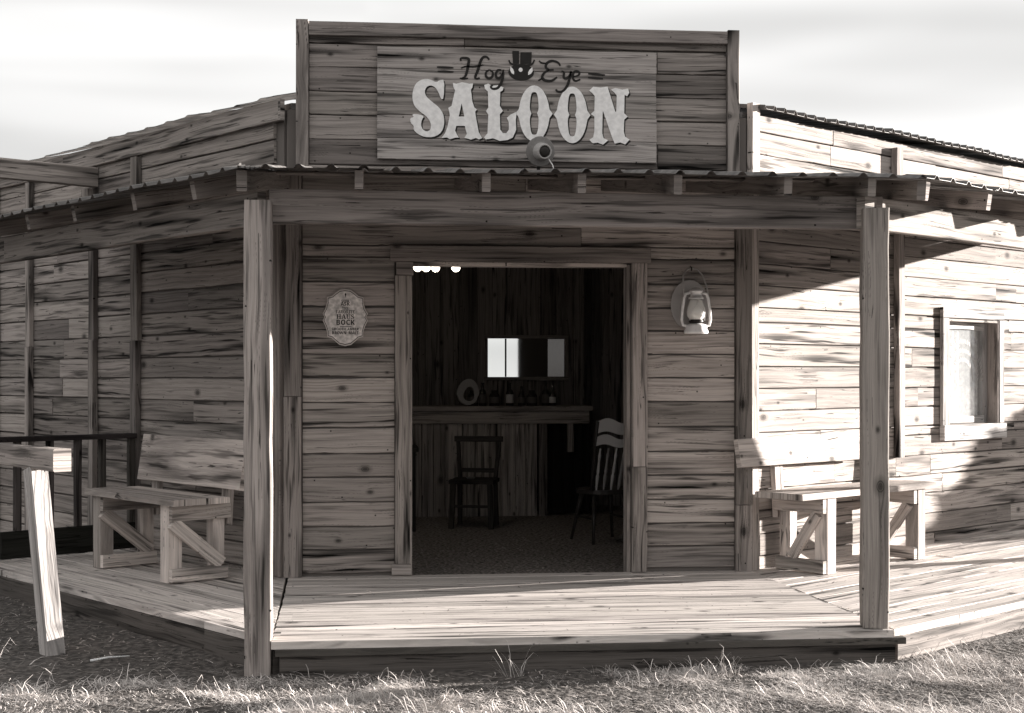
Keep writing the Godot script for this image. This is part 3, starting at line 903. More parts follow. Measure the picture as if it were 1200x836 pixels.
func make_sign() -> void:
	var s := thing("saloon_sign", "plank signboard with white saloon lettering on the false front", "sign", Vector3(0, 0, -0.024))
	var y := 2.878
	for i in 5:
		var h: float = [0.138, 0.155, 0.150, 0.148, 0.143][i]
		span(s, "sign_plank", Vector3(-0.944 + rng.randf_range(-0.003, 0.003), y + 0.0015, 0.058), Vector3(0.901 + rng.randf_range(-0.003, 0.003), y + h - 0.0015, 0.083 + rng.randf_range(-0.0005, 0.0005)), grey(0.40, 0.8), {"seg": 4, "wob": 0.001, "tone": 0.2, "cham": 0.003})
		y += h
	var K := 4.286
	var L6 := func(a: Array) -> PackedVector2Array: return outline(a, 470.0, 80.0, K)
	var no := PackedVector2Array()
	letter(s, eased(L6.call([213, 52, 209, 150, 196, 152, 183, 115, 165, 90, 142, 82, 122, 92, 114, 115, 122, 140, 150, 165, 185, 192, 206, 222, 213, 258, 208, 300, 188, 330, 155, 345, 115, 345, 82, 332, 58, 308, 62, 290, 45, 275, 42, 250, 62, 245, 50, 230, 90, 230, 112, 241, 100, 258, 96, 285, 105, 308, 125, 318, 143, 308, 147, 282, 138, 258, 121, 238, 90, 216, 64, 190, 53, 155, 55, 112, 70, 75, 95, 56, 125, 50, 150, 56, 172, 68, 190, 55])), no)
	letter(s, L6.call([255, 68, 272, 72, 300, 64, 338, 70, 356, 68, 352, 90, 345, 100, 352, 160, 362, 190, 375, 200, 366, 212, 372, 250, 384, 315, 402, 345, 385, 352, 370, 345, 345, 354, 312, 345, 325, 325, 318, 300, 315, 285, 272, 285, 266, 310, 275, 328, 285, 345, 268, 345, 240, 354, 225, 345, 198, 348, 215, 325, 228, 290, 240, 230, 232, 195, 248, 185, 258, 140, 266, 105, 258, 90]), L6.call([299, 170, 312, 238, 284, 238]))
	letter(s, L6.call([412, 75, 432, 68, 450, 78, 480, 75, 508, 85, 505, 100, 492, 108, 490, 180, 505, 205, 490, 222, 492, 300, 505, 318, 522, 318, 535, 300, 535, 262, 525, 240, 545, 222, 575, 208, 570, 250, 572, 300, 555, 340, 530, 352, 490, 358, 455, 345, 420, 352, 410, 342, 428, 320, 432, 225, 420, 207, 432, 190, 430, 108, 415, 95]), no)
	for oc in [[663.0, 213.0, 72.0, 358.0], [855.0, 216.0, 74.0, 363.0]]:
		var out := []; var hole := []
		var cy: float = (oc[2] + oc[3]) * 0.5; var ry: float = (oc[3] - oc[2]) * 0.5
		for i in 40:
			var a := TAU * i / 40.0
			var spur := 16.0 * maxf(0.0, 1.0 - absf(sin(a)) / 0.17)
			out.append_array([oc[0] + cos(a) * (77.0 + spur), cy + sin(a) * ry])
			var pinch := 9.0 * maxf(0.0, 1.0 - absf(sin(a)) / 0.2)
			var q := pow(absf(cos(a)), 0.55) * signf(cos(a))
			hole.append_array([oc[0] + q * (23.0 - pinch), cy + sin(a) * ry * 0.76])
		letter(s, L6.call(out), L6.call(hole))
	letter(s, L6.call([942, 92, 962, 72, 1000, 76, 1035, 70, 1075, 200, 1080, 195, 1082, 115, 1070, 100, 1052, 85, 1075, 76, 1110, 84, 1140, 78, 1146, 100, 1135, 118, 1122, 110, 1120, 205, 1138, 222, 1120, 238, 1118, 300, 1125, 325, 1148, 340, 1125, 365, 1100, 355, 1072, 362, 1060, 335, 1012, 195, 1010, 205, 1008, 310, 1015, 335, 1038, 345, 1012, 368, 985, 358, 960, 362, 942, 345, 962, 330, 968, 300, 968, 225, 950, 212, 968, 195, 970, 120, 960, 108]), no)
	# script words, in black brush strokes
	var words := [
		[[[212, 162, 212, 145, 235, 142, 262, 150, 258, 190, 250, 230, 238, 262, 218, 274], 0.013], [[392, 150, 380, 134, 358, 132, 342, 150, 330, 185, 318, 225, 303, 262, 312, 274, 332, 268], 0.013], [[212, 208, 245, 196, 300, 196, 355, 184], 0.009], [[205, 272, 225, 276, 258, 272], 0.008]],
		[[[395, 214, 374, 228, 372, 256, 392, 270, 412, 256, 414, 230, 395, 214], 0.011]],
		[[[470, 216, 448, 216, 434, 240, 442, 266, 462, 262, 478, 232], 0.011], [[482, 212, 480, 255, 468, 300, 445, 332, 415, 338, 402, 324, 416, 314], 0.012]],
		[[[848, 178, 832, 156, 792, 148, 762, 164, 756, 190, 776, 206, 806, 204], 0.012], [[776, 206, 746, 226, 732, 254, 748, 274, 792, 276, 828, 252], 0.013], [[712, 148, 728, 162, 760, 164], 0.008], [[732, 262, 706, 278], 0.008]],
		[[[856, 214, 872, 222, 870, 250, 884, 260, 906, 244, 918, 212], 0.011], [[918, 212, 908, 262, 890, 312, 862, 344, 832, 346, 820, 332], 0.012]],
		[[[932, 248, 966, 236, 970, 218, 950, 210, 932, 226, 930, 256, 946, 274, 978, 264], 0.011]],
		[[[60, 204, 165, 207], 0.010], [[64, 230, 165, 233], 0.010]],
		[[[1028, 226, 1138, 232], 0.010], [[1028, 250, 1125, 256], 0.010]],
	]
	for i in words.size():
		var w := node_in(s, "dash_mark" if i >= 6 else "script_letter", Transform3D(Basis.IDENTITY, Vector3(0, 0, 0.0838)))
		for q in words[i]: put(w, "brush_stroke", ribbon_mesh(q[0], q[1] * 1.3, 0.0064 if i in [2, 4] else 0.0016), M.black_paint)
	var e := node_in(s, "emblem", Transform3D(Basis.IDENTITY, Vector3(0, 0, 0.0838)))
	put(e, "face_disc", slab_mesh(ellipse(597, 226, 82, 53), 0.002), M.black_paint)
	put(e, "hat_crown", slab_mesh(outline([540, 88, 583, 88, 584, 172, 544, 168], 500, 40, 5.4545), 0.0025), M.black_paint)
	put(e, "hat_crown", slab_mesh(outline([592, 96, 665, 94, 662, 170, 590, 174], 500, 40, 5.4545), 0.0025), M.black_paint)
	put(e, "hat_brim", ribbon_mesh([518, 148, 530, 170, 565, 180, 600, 183, 640, 180, 668, 170, 682, 143], 0.013, 0.003), M.black_paint)
	put(e, "eye_spot", slab_mesh(ellipse(593, 210, 13, 14, 16), 0.0035), M.white_paint)
	put(e, "eye_crescent", slab_mesh(outline([528, 190, 545, 206, 552, 226, 550, 242, 536, 234, 525, 214], 500, 40, 5.4545), 0.0035), M.white_paint)
	put(e, "eye_crescent", slab_mesh(outline([668, 192, 672, 214, 660, 234, 642, 244, 641, 226, 650, 208], 500, 40, 5.4545), 0.0035), M.white_paint)

	# lamp under the sign
	var b := thing("sign_lamp", "round dished lamp head on the porch roof below the signboard", "lamp", Vector3(0.095, 2.905, 0.30))
	var ax := Vector3(0.22, -0.16, 1.0).normalized()
	var bas := Basis(ax.cross(Vector3.UP).normalized(), ax, ax.cross(Vector3.UP).normalized().cross(ax))
	put(b, "shade", lathe_mesh([Vector2(0.0, -0.075), Vector2(0.05, -0.07), Vector2(0.082, -0.045), Vector2(0.094, -0.01), Vector2(0.097, 0.0), Vector2(0.090, 0.004), Vector2(0.072, 0.0), Vector2(0.05, 0.02)], 28), M.enamel, Transform3D(bas, Vector3.ZERO))
	put(b, "neck", lathe_mesh([Vector2(0.056, 0.0), Vector2(0.056, 0.03), Vector2(0.050, 0.075), Vector2(0.046, 0.09), Vector2(0.038, 0.09), Vector2(0.036, 0.05), Vector2(0.0, 0.045)], 24), M.pale_metal, Transform3D(bas, Vector3.ZERO))
	put(b, "socket", lathe_mesh([Vector2(0.0355, 0.05), Vector2(0.034, 0.088), Vector2(0.018, 0.092), Vector2(0.0, 0.092)], 20), M.dark_iron, Transform3D(bas, Vector3.ZERO))
	put(b, "stem", tube_mesh([Vector3(0, -0.02, -0.07), Vector3(0.0, -0.07, -0.10), Vector3(0, -0.155, -0.10)], 0.012), M.dark_iron)
	put(b, "cord", tube_mesh([Vector3(0.05, -0.05, 0.02), Vector3(0.075, -0.09, 0.03), Vector3(0.09, -0.15, 0.04)], 0.004, 5), M.white_paint)

# ------------------------------------------------------------------ porch things
func make_bench(label: String, xf: Transform3D, near: float, far: float, off0: float, off1: float, seat_y: float, back: Array, tint: Color, legs: Array) -> void:
	# local axes: x along the wall, z out from the wall; near / far are the seat's ends
	var b := Node3D.new(); b.name = numbered("wooden_bench"); add_child(b); b.transform = xf
	tag(b, label, "bench", "plank benches on the porch")
	var mid := lerpf(off0, off1, 0.42)
	span(b, "seat_plank", Vector3(near, seat_y - 0.04, mid + 0.003), Vector3(far, seat_y, off1), tint, {"seg": 4, "wob": 0.003, "cham": 0.006})
	span(b, "seat_plank", Vector3(near + signf(far - near) * 0.02, seat_y - 0.042, off0 + 0.05), Vector3(far, seat_y - 0.004, mid - 0.003), tint, {"seg": 4, "wob": 0.003, "cham": 0.006})
	for l in legs:
		var x: float = l
		var f := node_in(b, "end_frame")
		var wl := 0.09
		span(f, "leg", Vector3(x - 0.05, DECK + 0.001, off1 - 0.135), Vector3(x + 0.05, seat_y - 0.043, off1 - 0.035), tint, {"seg": 3, "cham": 0.006})
		span(f, "leg", Vector3(x - 0.045, DECK + 0.001, off0 + 0.02), Vector3(x + 0.045, seat_y - 0.043, off0 + 0.10), tint, {"seg": 3, "cham": 0.006})
		var sgn := -signf(far - near)
		var xo := x + sgn * 0.072
		span(f, "apron", Vector3(xo - 0.02, seat_y - 0.145, off0 + 0.0), Vector3(xo + 0.02, seat_y - 0.044, off1 - 0.04), tint, {"face": sgn})
		span(f, "foot_rail", Vector3(xo - 0.02, DECK + 0.006, off0 + 0.02), Vector3(xo + 0.02, DECK + 0.09, off1 - 0.04), tint, {"face": sgn})
		if back[4] > 0.0:   # brace falls towards the wall
			timber(f, "brace", Vector3(xo, seat_y - 0.15, off1 - 0.05), Vector3(xo, DECK + 0.1, off0 + 0.06), 0.085, 0.038, Vector3(sgn, 0, 0), tint)
		else:
			timber(f, "brace", Vector3(xo, seat_y - 0.15, off1 - 0.10), Vector3(xo, DECK + 0.095, off0 + 0.14), 0.07, 0.038, Vector3(sgn, 0, 0), tint)
	# back: uprights and one wide board, leaning to the wall
	for l in legs:
		timber(b, "upright", Vector3(l, seat_y - 0.2, off0 - 0.02), Vector3(l, back[1] - 0.03, off0 - 0.05), 0.09, 0.038, Vector3(0, 0, 1), tint)
	timber(b, "backrest", Vector3(back[2], (back[0] + back[1]) * 0.5, off0 + 0.012), Vector3(back[3], (back[0] + back[1]) * 0.5, off0 + 0.012), back[1] - back[0], 0.036, Vector3(0, 0.16 * signf(back[3] - back[2]) * signf(back[3] - back[2]), 1), tint, {"seg": 4, "wob": 0.003})

func make_porch_things() -> void:
	make_bench("grey plank bench in shade on the left arm of the porch, before the railing", frame_left(), -0.10, -1.34, 0.30, 0.76, 0.695, [0.735, 1.055, -1.36, 0.0, 1.0], grey(0.56), [-0.285, -1.23])
	make_bench("sunlit plank bench against the bright right wall, half behind the porch post", frame_right(), -0.10, 1.50, 0.085, 0.53, 0.705, [0.86, 1.05, -0.22, 1.25, -1.0], grey(0.56), [0.27, 1.36])

	# oval plaque left of the door
	var pq := thing("wall_plaque", "pale scalloped plaque with dark print on the boards left of the doorway", "plaque", Vector3(-1.151, 1.848, 0.030))
	var half := [[0.0, 0.182], [0.035, 0.178], [0.062, 0.158], [0.085, 0.138], [0.118, 0.130], [0.116, 0.10], [0.128, 0.055], [0.146, 0.022], [0.134, 0.0], [0.146, -0.022], [0.128, -0.06], [0.116, -0.10], [0.116, -0.128], [0.088, -0.136], [0.066, -0.156], [0.038, -0.180], [0.0, -0.188]]
	var mk := func(k: float) -> PackedVector2Array:
		var o := PackedVector2Array()
		for p in half: o.append(Vector2(p[0], p[1]) * k)
		for i in range(half.size() - 2, 0, -1): o.append(Vector2(-half[i][0], half[i][1]) * k)
		return o
	put(pq, "rim", slab_mesh(mk.call(1.0), 0.010), std(grey(0.55, 0.8), 0.7))
	put(pq, "border_line", slab_mesh(mk.call(0.955), 0.0006), M.dark_iron, Transform3D(Basis.IDENTITY, Vector3(0, 0, 0.0102)))
	put(pq, "face", slab_mesh(mk.call(0.93), 0.0012), mapped(grey(0.92, 0.6), ramp_image(noise(71, 0.03, 4), 256, 256, 0.7, 1.0), 3.0), Transform3D(Basis.IDENTITY, Vector3(0, 0, 0.0106)))
	var font := SystemFont.new(); font.font_names = PackedStringArray(["Droid Serif"]); font.font_weight = 700
	var sans := SystemFont.new(); sans.font_names = PackedStringArray(["Droid Sans"]); sans.font_weight = 700
	for ln in [["SODA", 0.105, 0.024, sans, 0.8], ["ASK", 0.086, 0.032, sans, 1.0], ["THE", 0.056, 0.024, font, 0.8], ["FAVORITE", 0.034, 0.028, font, 0.85], ["HAUS", 0.002, 0.040, font, 1.0], ["BOCK", -0.034, 0.046, sans, 1.0], ["SMOOTH  AMBER", -0.078, 0.024, sans, 0.9], ["BROWN  MALT", -0.102, 0.028, sans, 0.9]]:
		var tm := TextMesh.new()
		tm.text = ln[0]; tm.font = ln[3]; tm.font_size = 32; tm.pixel_size = ln[2] / 32.0; tm.depth = 0.0008
		put(pq, "print_line", tm, M.dark_iron, Transform3D(Basis.IDENTITY.scaled(Vector3(ln[4], 1, 1)), Vector3(0, ln[1], 0.0124)))
	put(pq, "print_mark", slab_mesh(PackedVector2Array([Vector2(0, -0.014), Vector2(0.006, 0.012), Vector2(0, 0.016), Vector2(-0.006, 0.012)]), 0.0008), M.dark_iron, Transform3D(Basis.IDENTITY, Vector3(0.002, 0.140, 0.0122)))
	var rl := BoxMesh.new(); rl.size = Vector3(0.075, 0.004, 0.0008)
	put(pq, "print_rule", rl, M.dark_iron, Transform3D(Basis.IDENTITY, Vector3(0.002, -0.062, 0.0123)))

	# hurricane lantern right of the door
	var la := thing("hurricane_lantern", "silver hurricane lantern with an oval reflector, hanging right of the doorway", "lantern", Vector3(1.152, 1.745, 0.135))
	var el := PackedVector2Array()
	for i in 28: el.append(Vector2(cos(TAU * i / 28) * 0.128, 0.195 + sin(TAU * i / 28) * 0.165))
	put(la, "reflector", slab_mesh(el, 0.004), std(grey(0.34, 0.5), 0.4, 0.3), Transform3D(Basis.IDENTITY, Vector3(-0.022, 0, -0.095)))
	put(la, "fuel_tank", lathe_mesh([Vector2(0.0, 0.0), Vector2(0.076, 0.0), Vector2(0.08, 0.008), Vector2(0.078, 0.02), Vector2(0.07, 0.034), Vector2(0.072, 0.044), Vector2(0.066, 0.058), Vector2(0.04, 0.066), Vector2(0.0, 0.068)], 24), M.white_paint)
	put(la, "burner", lathe_mesh([Vector2(0.0, 0.068), Vector2(0.04, 0.068), Vector2(0.05, 0.078), Vector2(0.044, 0.092), Vector2(0.02, 0.1), Vector2(0.012, 0.118), Vector2(0.0, 0.118)], 20), M.dark_iron)
	put(la, "globe", lathe_mesh([Vector2(0.042, 0.092), Vector2(0.058, 0.115), Vector2(0.062, 0.14), Vector2(0.056, 0.175), Vector2(0.044, 0.21), Vector2(0.04, 0.23), Vector2(0.0385, 0.23), Vector2(0.0425, 0.21), Vector2(0.0545, 0.175), Vector2(0.0605, 0.14), Vector2(0.0565, 0.115), Vector2(0.0405, 0.092)], 24), M.frosted)
	put(la, "chimney_cap", lathe_mesh([Vector2(0.05, 0.228), Vector2(0.052, 0.236), Vector2(0.04, 0.244), Vector2(0.036, 0.268), Vector2(0.046, 0.274), Vector2(0.046, 0.282), Vector2(0.03, 0.3), Vector2(0.0, 0.306)], 22), M.silver)
	for s in [-1.0, 1.0]:
		put(la, "side_tube", tube_mesh([Vector3(s * 0.055, 0.05, 0), Vector3(s * 0.088, 0.056, 0), Vector3(s * 0.096, 0.09, 0), Vector3(s * 0.092, 0.16, 0), Vector3(s * 0.08, 0.235, 0), Vector3(s * 0.07, 0.262, 0), Vector3(s * 0.04, 0.27, 0)], 0.0095, 9), M.white_paint)
		put(la, "guard_wire", tube_mesh([Vector3(s * 0.05, 0.085, 0.035), Vector3(s * 0.045, 0.14, 0.055), Vector3(-s * 0.01, 0.22, 0.045)], 0.002, 5), M.silver)
	put(la, "bail", tube_mesh([Vector3(-0.082, 0.235, 0), Vector3(-0.085, 0.32, 0.0), Vector3(-0.078, 0.385, -0.04), Vector3(-0.05, 0.425, -0.08), Vector3(-0.01, 0.44, -0.098), Vector3(0.03, 0.43, -0.085), Vector3(0.055, 0.39, -0.05), Vector3(0.075, 0.31, -0.01), Vector3(0.082, 0.235, 0)], 0.0055, 6), M.pale_metal)
	put(la, "hook", tube_mesh([Vector3(-0.012, 0.45, -0.11), Vector3(-0.012, 0.444, -0.085), Vector3(-0.012, 0.425, -0.078), Vector3(-0.012, 0.42, -0.095)], 0.004, 6), M.dark_iron)

# ------------------------------------------------------------------ inside
func make_interior() -> void:
	var fl := slab_mesh(PackedVector2Array([Vector2(-1.45, 0.08), Vector2(1.5, 0.08), Vector2(7.9, 5.34), Vector2(-5.0, 5.34)]), 0.06)
	var o := put(self, "floor", fl, M.gravel, Transform3D(Basis(Vector3.RIGHT, Vector3.FORWARD, Vector3.UP), Vector3(0, 0.04, 0)))
	tag(o, "gravel floor inside the dark barroom", "floor", "", "structure")
	# loose grit near the doorway
	var gs := start()
	for i in 900:
		var z := -0.2 - 2.6 * pow(rng.randf(), 1.3); var x := rng.randf_range(-1.2, 1.5)
		var r := rng.randf_range(0.004, 0.013); var c := Vector3(x, 0.1 + r * 0.2, z)
		gs.set_color(grey(rng.randf_range(0.2, 0.32)))
		var p := []
		for k in 4: p.append(c + Vector3(cos(k * PI / 2 + i) * r, rng.randf_range(-0.2, 0.2) * r, sin(k * PI / 2 + i) * r * 0.8))
		var top := c + Vector3(0, r * 0.7, 0)
		for k in 4: tri(gs, p[k], p[(k + 1) % 4], top, Vector2.ZERO, Vector2.RIGHT, Vector2.ONE, Vector3(0, 1, 0))
	var grit := put(self, "gravel", done(gs), M.leaf)
	tag(grit, "loose pebbles on the barroom floor inside the doorway", "gravel", "", "stuff")

	# bar
	var zb := -4.37
	var bar := thing("bar_counter", "long plank bar counter at the back of the dark room", "bar")
	span(bar, "bar_top", Vector3(-1.9, 1.125, zb - 0.55), Vector3(1.18, 1.17, zb + 0.06), grey(0.5), {"seg": 3})
	span(bar, "apron", Vector3(-1.9, 1.0, zb - 0.02), Vector3(1.15, 1.122, zb + 0.025), grey(0.42), {"seg": 2})
	var x := -1.85
	while x < 0.62:
		var w := rng.randf_range(0.10, 0.18)
		span(bar, "front_board", Vector3(x, 0.1, zb - 0.022 + rng.randf_range(-0.003, 0.003)), Vector3(minf(x + w - 0.004, 0.64), 0.998, zb + 0.004), grey(0.42), {"tone": 0.3})
		x += w
	span(bar, "end_post", Vector3(0.66, 0.1, zb - 0.06), Vector3(0.74, 1.0, zb + 0.02), grey(0.2))
	span(bar, "back_panel", Vector3(-1.88, 0.1, zb - 0.5), Vector3(1.16, 1.12, zb - 0.47), grey(0.05))
	span(bar, "end_post", Vector3(0.94, 0.72, zb - 0.03), Vector3(1.0, 1.0, zb + 0.02), grey(0.3))
	var cst := start(); cst.set_color(Color.WHITE)
	for i in 16:
		var xa := 0.76 + 0.4 * i / 16.0; var xb := 0.76 + 0.4 * (i + 1) / 16.0
		var za := zb - 0.05 + 0.015 * sin(xa * 60.0); var zc := zb - 0.05 + 0.015 * sin(xb * 60.0)
		quad(cst, Vector3(xa, 0.12, za), Vector3(xb, 0.12, zc), Vector3(xb, 0.99, zc), Vector3(xa, 0.99, za), Vector2.ZERO, Vector2.RIGHT, Vector2.ONE, Vector2.DOWN, Vector3(0, 0, 1))
	var cl := put(self, "bar_curtain", done(cst), M.black_cloth)
	tag(cl, "black cloth hanging below the right end of the bar", "curtain")

	# mirror on the back wall
	var mi := thing("wall_mirror", "wide framed mirror on the wall behind the bar", "mirror", Vector3(0.64, 1.652, -5.30), deg_to_rad(-2.2))
	var mp := BoxMesh.new(); mp.size = Vector3(0.80, 0.40, 0.006)
	put(mi, "looking_glass", mp, M.mirror)
	for f in [[Vector3(-0.44, -0.235, -0.01), Vector3(0.44, -0.2, 0.022)], [Vector3(-0.44, 0.2, -0.01), Vector3(0.44, 0.235, 0.022)], [Vector3(-0.44, -0.198, -0.01), Vector3(-0.402, 0.198, 0.02)], [Vector3(0.402, -0.198, -0.01), Vector3(0.44, 0.198, 0.02)]]:
		span(mi, "frame", f[0], f[1], grey(0.3))
	var mr := BoxMesh.new(); mr.size = Vector3(0.17, 0.39, 0.004)
	put(mi, "grey_reflection_pane", mr, M.dimmed_mirror, Transform3D(Basis(Vector3.UP, deg_to_rad(-6.0)), Vector3(0.31, 0.0, 0.012)))  # added darkened pane, stands in for a grey patch of reflection
	span(mi, "painted_reflection_bar", Vector3(-0.222, -0.198, 0.0035), Vector3(-0.205, 0.198, 0.014), grey(0.08))  # dark bar stands in for a window bar seen in the reflection
	# posts against the back wall
	for p in [[0.99, 0.10], [-0.36, 0.11]]:
		var ps := put(self, numbered("room_post"), board_mesh(3.05, p[1], 0.1, grey(0.22), {"seg": 3}), M.wood, Transform3D(Basis(Vector3.UP, Vector3.LEFT, Vector3.BACK), Vector3(p[0] + (0.15 if p[0] > 0 else -0.25), 1.63, -5.0)))
		tag(ps, "upright timber post right of the mirror behind the bar" if p[0] > 0 else "upright timber post left of the mirror behind the bar", "post", "posts in the barroom")

	# bottles
	var kinds := [
		[Vector2(0.0, 0.0), Vector2(0.036, 0.0), Vector2(0.038, 0.01), Vector2(0.038, 0.12), Vector2(0.03, 0.145), Vector2(0.013, 0.165), Vector2(0.013, 0.21), Vector2(0.016, 0.212), Vector2(0.016, 0.225), Vector2(0.0, 0.226)],
		[Vector2(0.0, 0.0), Vector2(0.05, 0.0), Vector2(0.052, 0.01), Vector2(0.052, 0.09), Vector2(0.044, 0.115), Vector2(0.03, 0.12), Vector2(0.03, 0.15), Vector2(0.0, 0.151)],
		[Vector2(0.0, 0.0), Vector2(0.032, 0.0), Vector2(0.034, 0.01), Vector2(0.034, 0.09), Vector2(0.02, 0.13), Vector2(0.012, 0.15), Vector2(0.012, 0.19), Vector2(0.0, 0.191)]]
	var look := ["tall dark glass bottle", "squat wide dark jar", "slim dark glass bottle"]
	var spots := [[563.0, 1, 0, "leftmost of the row beside the pale arch"], [574.0, 0, 0, "second in the row on the bar"], [588.0, 1, 0, "third in the row on the bar"], [606.0, 0, 1, "with a pale label, fourth in the row"], [620.0, 2, 0, "fifth in the row on the bar"], [632.0, 1, 0, "sixth in the row on the bar"], [649.0, 0, 0, "seventh in the row on the bar"], [657.0, 2, 1, "with a pale label, last in the row"]]
	for sp in spots:
		var bx: float = 0.345 + (sp[0] - 600.0) * 0.00845
		var b := thing("bottle", "%s %s" % [look[sp[1]], sp[3]], "bottle", Vector3(bx, 1.171, zb - 0.25 + rng.randf_range(-0.04, 0.04)), 0.0, "bottles on the bar")
		put(b, "glass_body", lathe_mesh(kinds[sp[1]], 16), M.bottle)
		var prof: Array = kinds[sp[1]]
		var rr: float = prof[3].x + 0.0008
		put(b, "paper_label", lathe_mesh([Vector2(rr, 0.025), Vector2(rr, 0.085 if sp[1] != 0 else 0.11)], 16), M.paper if sp[2] == 1 else std(grey(0.10), 0.8))
	# pale arch-shaped piece on the bar
	var ar := PackedVector2Array(); var hole := PackedVector2Array()
	for i in 24:
		var a := TAU * i / 24
		ar.append(Vector2(cos(a) * (0.115 if sin(a) > 0 else 0.1), sin(a) * (0.17 if sin(a) > 0 else 0.09)))
		hole.append(Vector2(0.012 + cos(a) * 0.055, -0.005 + sin(a) * (0.10 if sin(a) > 0 else 0.045)))
	var hp := put(self, "arch_ornament", slab_mesh(with_hole(ar, hole), 0.03), M.pale_metal, Transform3D(Basis(Vector3.UP, 0.15) * Basis(Vector3.RIGHT, -0.12) * Basis(Vector3.BACK, -0.2), Vector3(-0.03, 1.265, zb - 0.2)))
	tag(hp, "pale arched ring ornament standing on the bar left of the bottles", "ornament")

	# plain dark chair before the bar
	var ch := thing("wooden_chair", "dark plain wooden chair facing the doorway in front of the bar", "chair", Vector3(-0.045, 0.1, -3.42), deg_to_rad(-14.0))
	var dk := grey(0.07)
	span(ch, "seat", Vector3(-0.2, 0.40, -0.2), Vector3(0.2, 0.435, 0.2), dk, {"face": 1})
	for s in [-1, 1]:
		timber(ch, "leg", Vector3(s * 0.18, 0, 0.18), Vector3(s * 0.165, 0.40, 0.165), 0.045, 0.045, Vector3(0, 0, 1), dk)
		timber(ch, "leg", Vector3(s * 0.17, 0, -0.2), Vector3(s * 0.165, 0.40, -0.175), 0.04, 0.04, Vector3(0, 0, 1), dk)
		timber(ch, "back_post", Vector3(s * 0.165, 0.437, -0.18), Vector3(s * 0.19, 0.76, -0.24), 0.035, 0.03, Vector3(0, 0, 1), dk)
	timber(ch, "crest_rail", Vector3(-0.225, 0.785, -0.24), Vector3(0.225, 0.785, -0.24), 0.05, 0.04, Vector3(0, 0, 1), dk)
	timber(ch, "back_rail", Vector3(-0.15, 0.50, -0.19), Vector3(0.15, 0.50, -0.19), 0.04, 0.02, Vector3(0, 0, 1), dk)
	timber(ch, "stretcher", Vector3(-0.15, 0.2, 0.17), Vector3(0.15, 0.2, 0.17), 0.025, 0.02, Vector3(0, 0, 1), dk)
	var cu := thing("small_saucer", "small pale saucer on the seat of the dark wooden chair", "saucer", Vector3(-0.08, 0.5355, -3.4))
	put(cu, "dish", lathe_mesh([Vector2(0.0, 0.0), Vector2(0.03, 0.0), Vector2(0.045, 0.016), Vector2(0.043, 0.017), Vector2(0.028, 0.004), Vector2(0.0, 0.004)], 16), M.enamel)

	# pressed-back spindle chair by the right jamb, seen from behind
	var sc := thing("spindle_chair", "high-backed spindle chair with pale wavy slats beside the right door jamb", "chair", Vector3(0.93, 0.1, -2.25), deg_to_rad(196.0))
	var seat := PackedVector2Array()
	for i in 24:
		var a := TAU * i / 24
		seat.append(Vector2(cos(a) * 0.22, sin(a) * 0.21))
	put(sc, "seat", slab_mesh(seat, 0.035), M.gloss_dark, Transform3D(Basis(Vector3.RIGHT, Vector3.FORWARD, Vector3.UP), Vector3(0, 0.40, 0)))
	for s in [-1.0, 1.0]:
		put(sc, "leg", tube_mesh([Vector3(s * 0.13, 0.40, 0.12), Vector3(s * 0.155, 0.24, 0.16), Vector3(s * 0.19, 0.0, 0.21)], 0.02, 8, 0.013), M.gloss_dark)
		put(sc, "leg", tube_mesh([Vector3(s * 0.13, 0.40, -0.12), Vector3(s * 0.155, 0.24, -0.16), Vector3(s * 0.19, 0.0, -0.22)], 0.02, 8, 0.013), M.gloss_dark)
		put(sc, "back_post", tube_mesh([Vector3(s * 0.17, 0.43, -0.15), Vector3(s * 0.185, 0.7, -0.23), Vector3(s * 0.20, 1.0, -0.33)], 0.016, 8), M.gloss_dark)
		put(sc, "stretcher", tube_mesh([Vector3(s * 0.155, 0.2, 0.165), Vector3(s * 0.155, 0.2, -0.165)], 0.011, 6), M.gloss_dark)
	for i in 5:
		var f := (i - 2) * 0.066
		var prof := [Vector2(0.008, 0.0), Vector2(0.011, 0.05), Vector2(0.015, 0.12), Vector2(0.009, 0.14), Vector2(0.014, 0.16), Vector2(0.009, 0.25), Vector2(0.014, 0.30), Vector2(0.008, 0.33), Vector2(0.008, 0.36)]
		var up := Vector3(f * 0.12, 0.36, -0.115).normalized()
		put(sc, "spindle", lathe_mesh(prof, 8), M.gloss_white if i % 2 == 0 else M.pale_metal, Transform3D(Basis(up.cross(Vector3.FORWARD).normalized(), up, up.cross(Vector3.FORWARD).normalized().cross(up)), Vector3(f, 0.435, -0.155)))
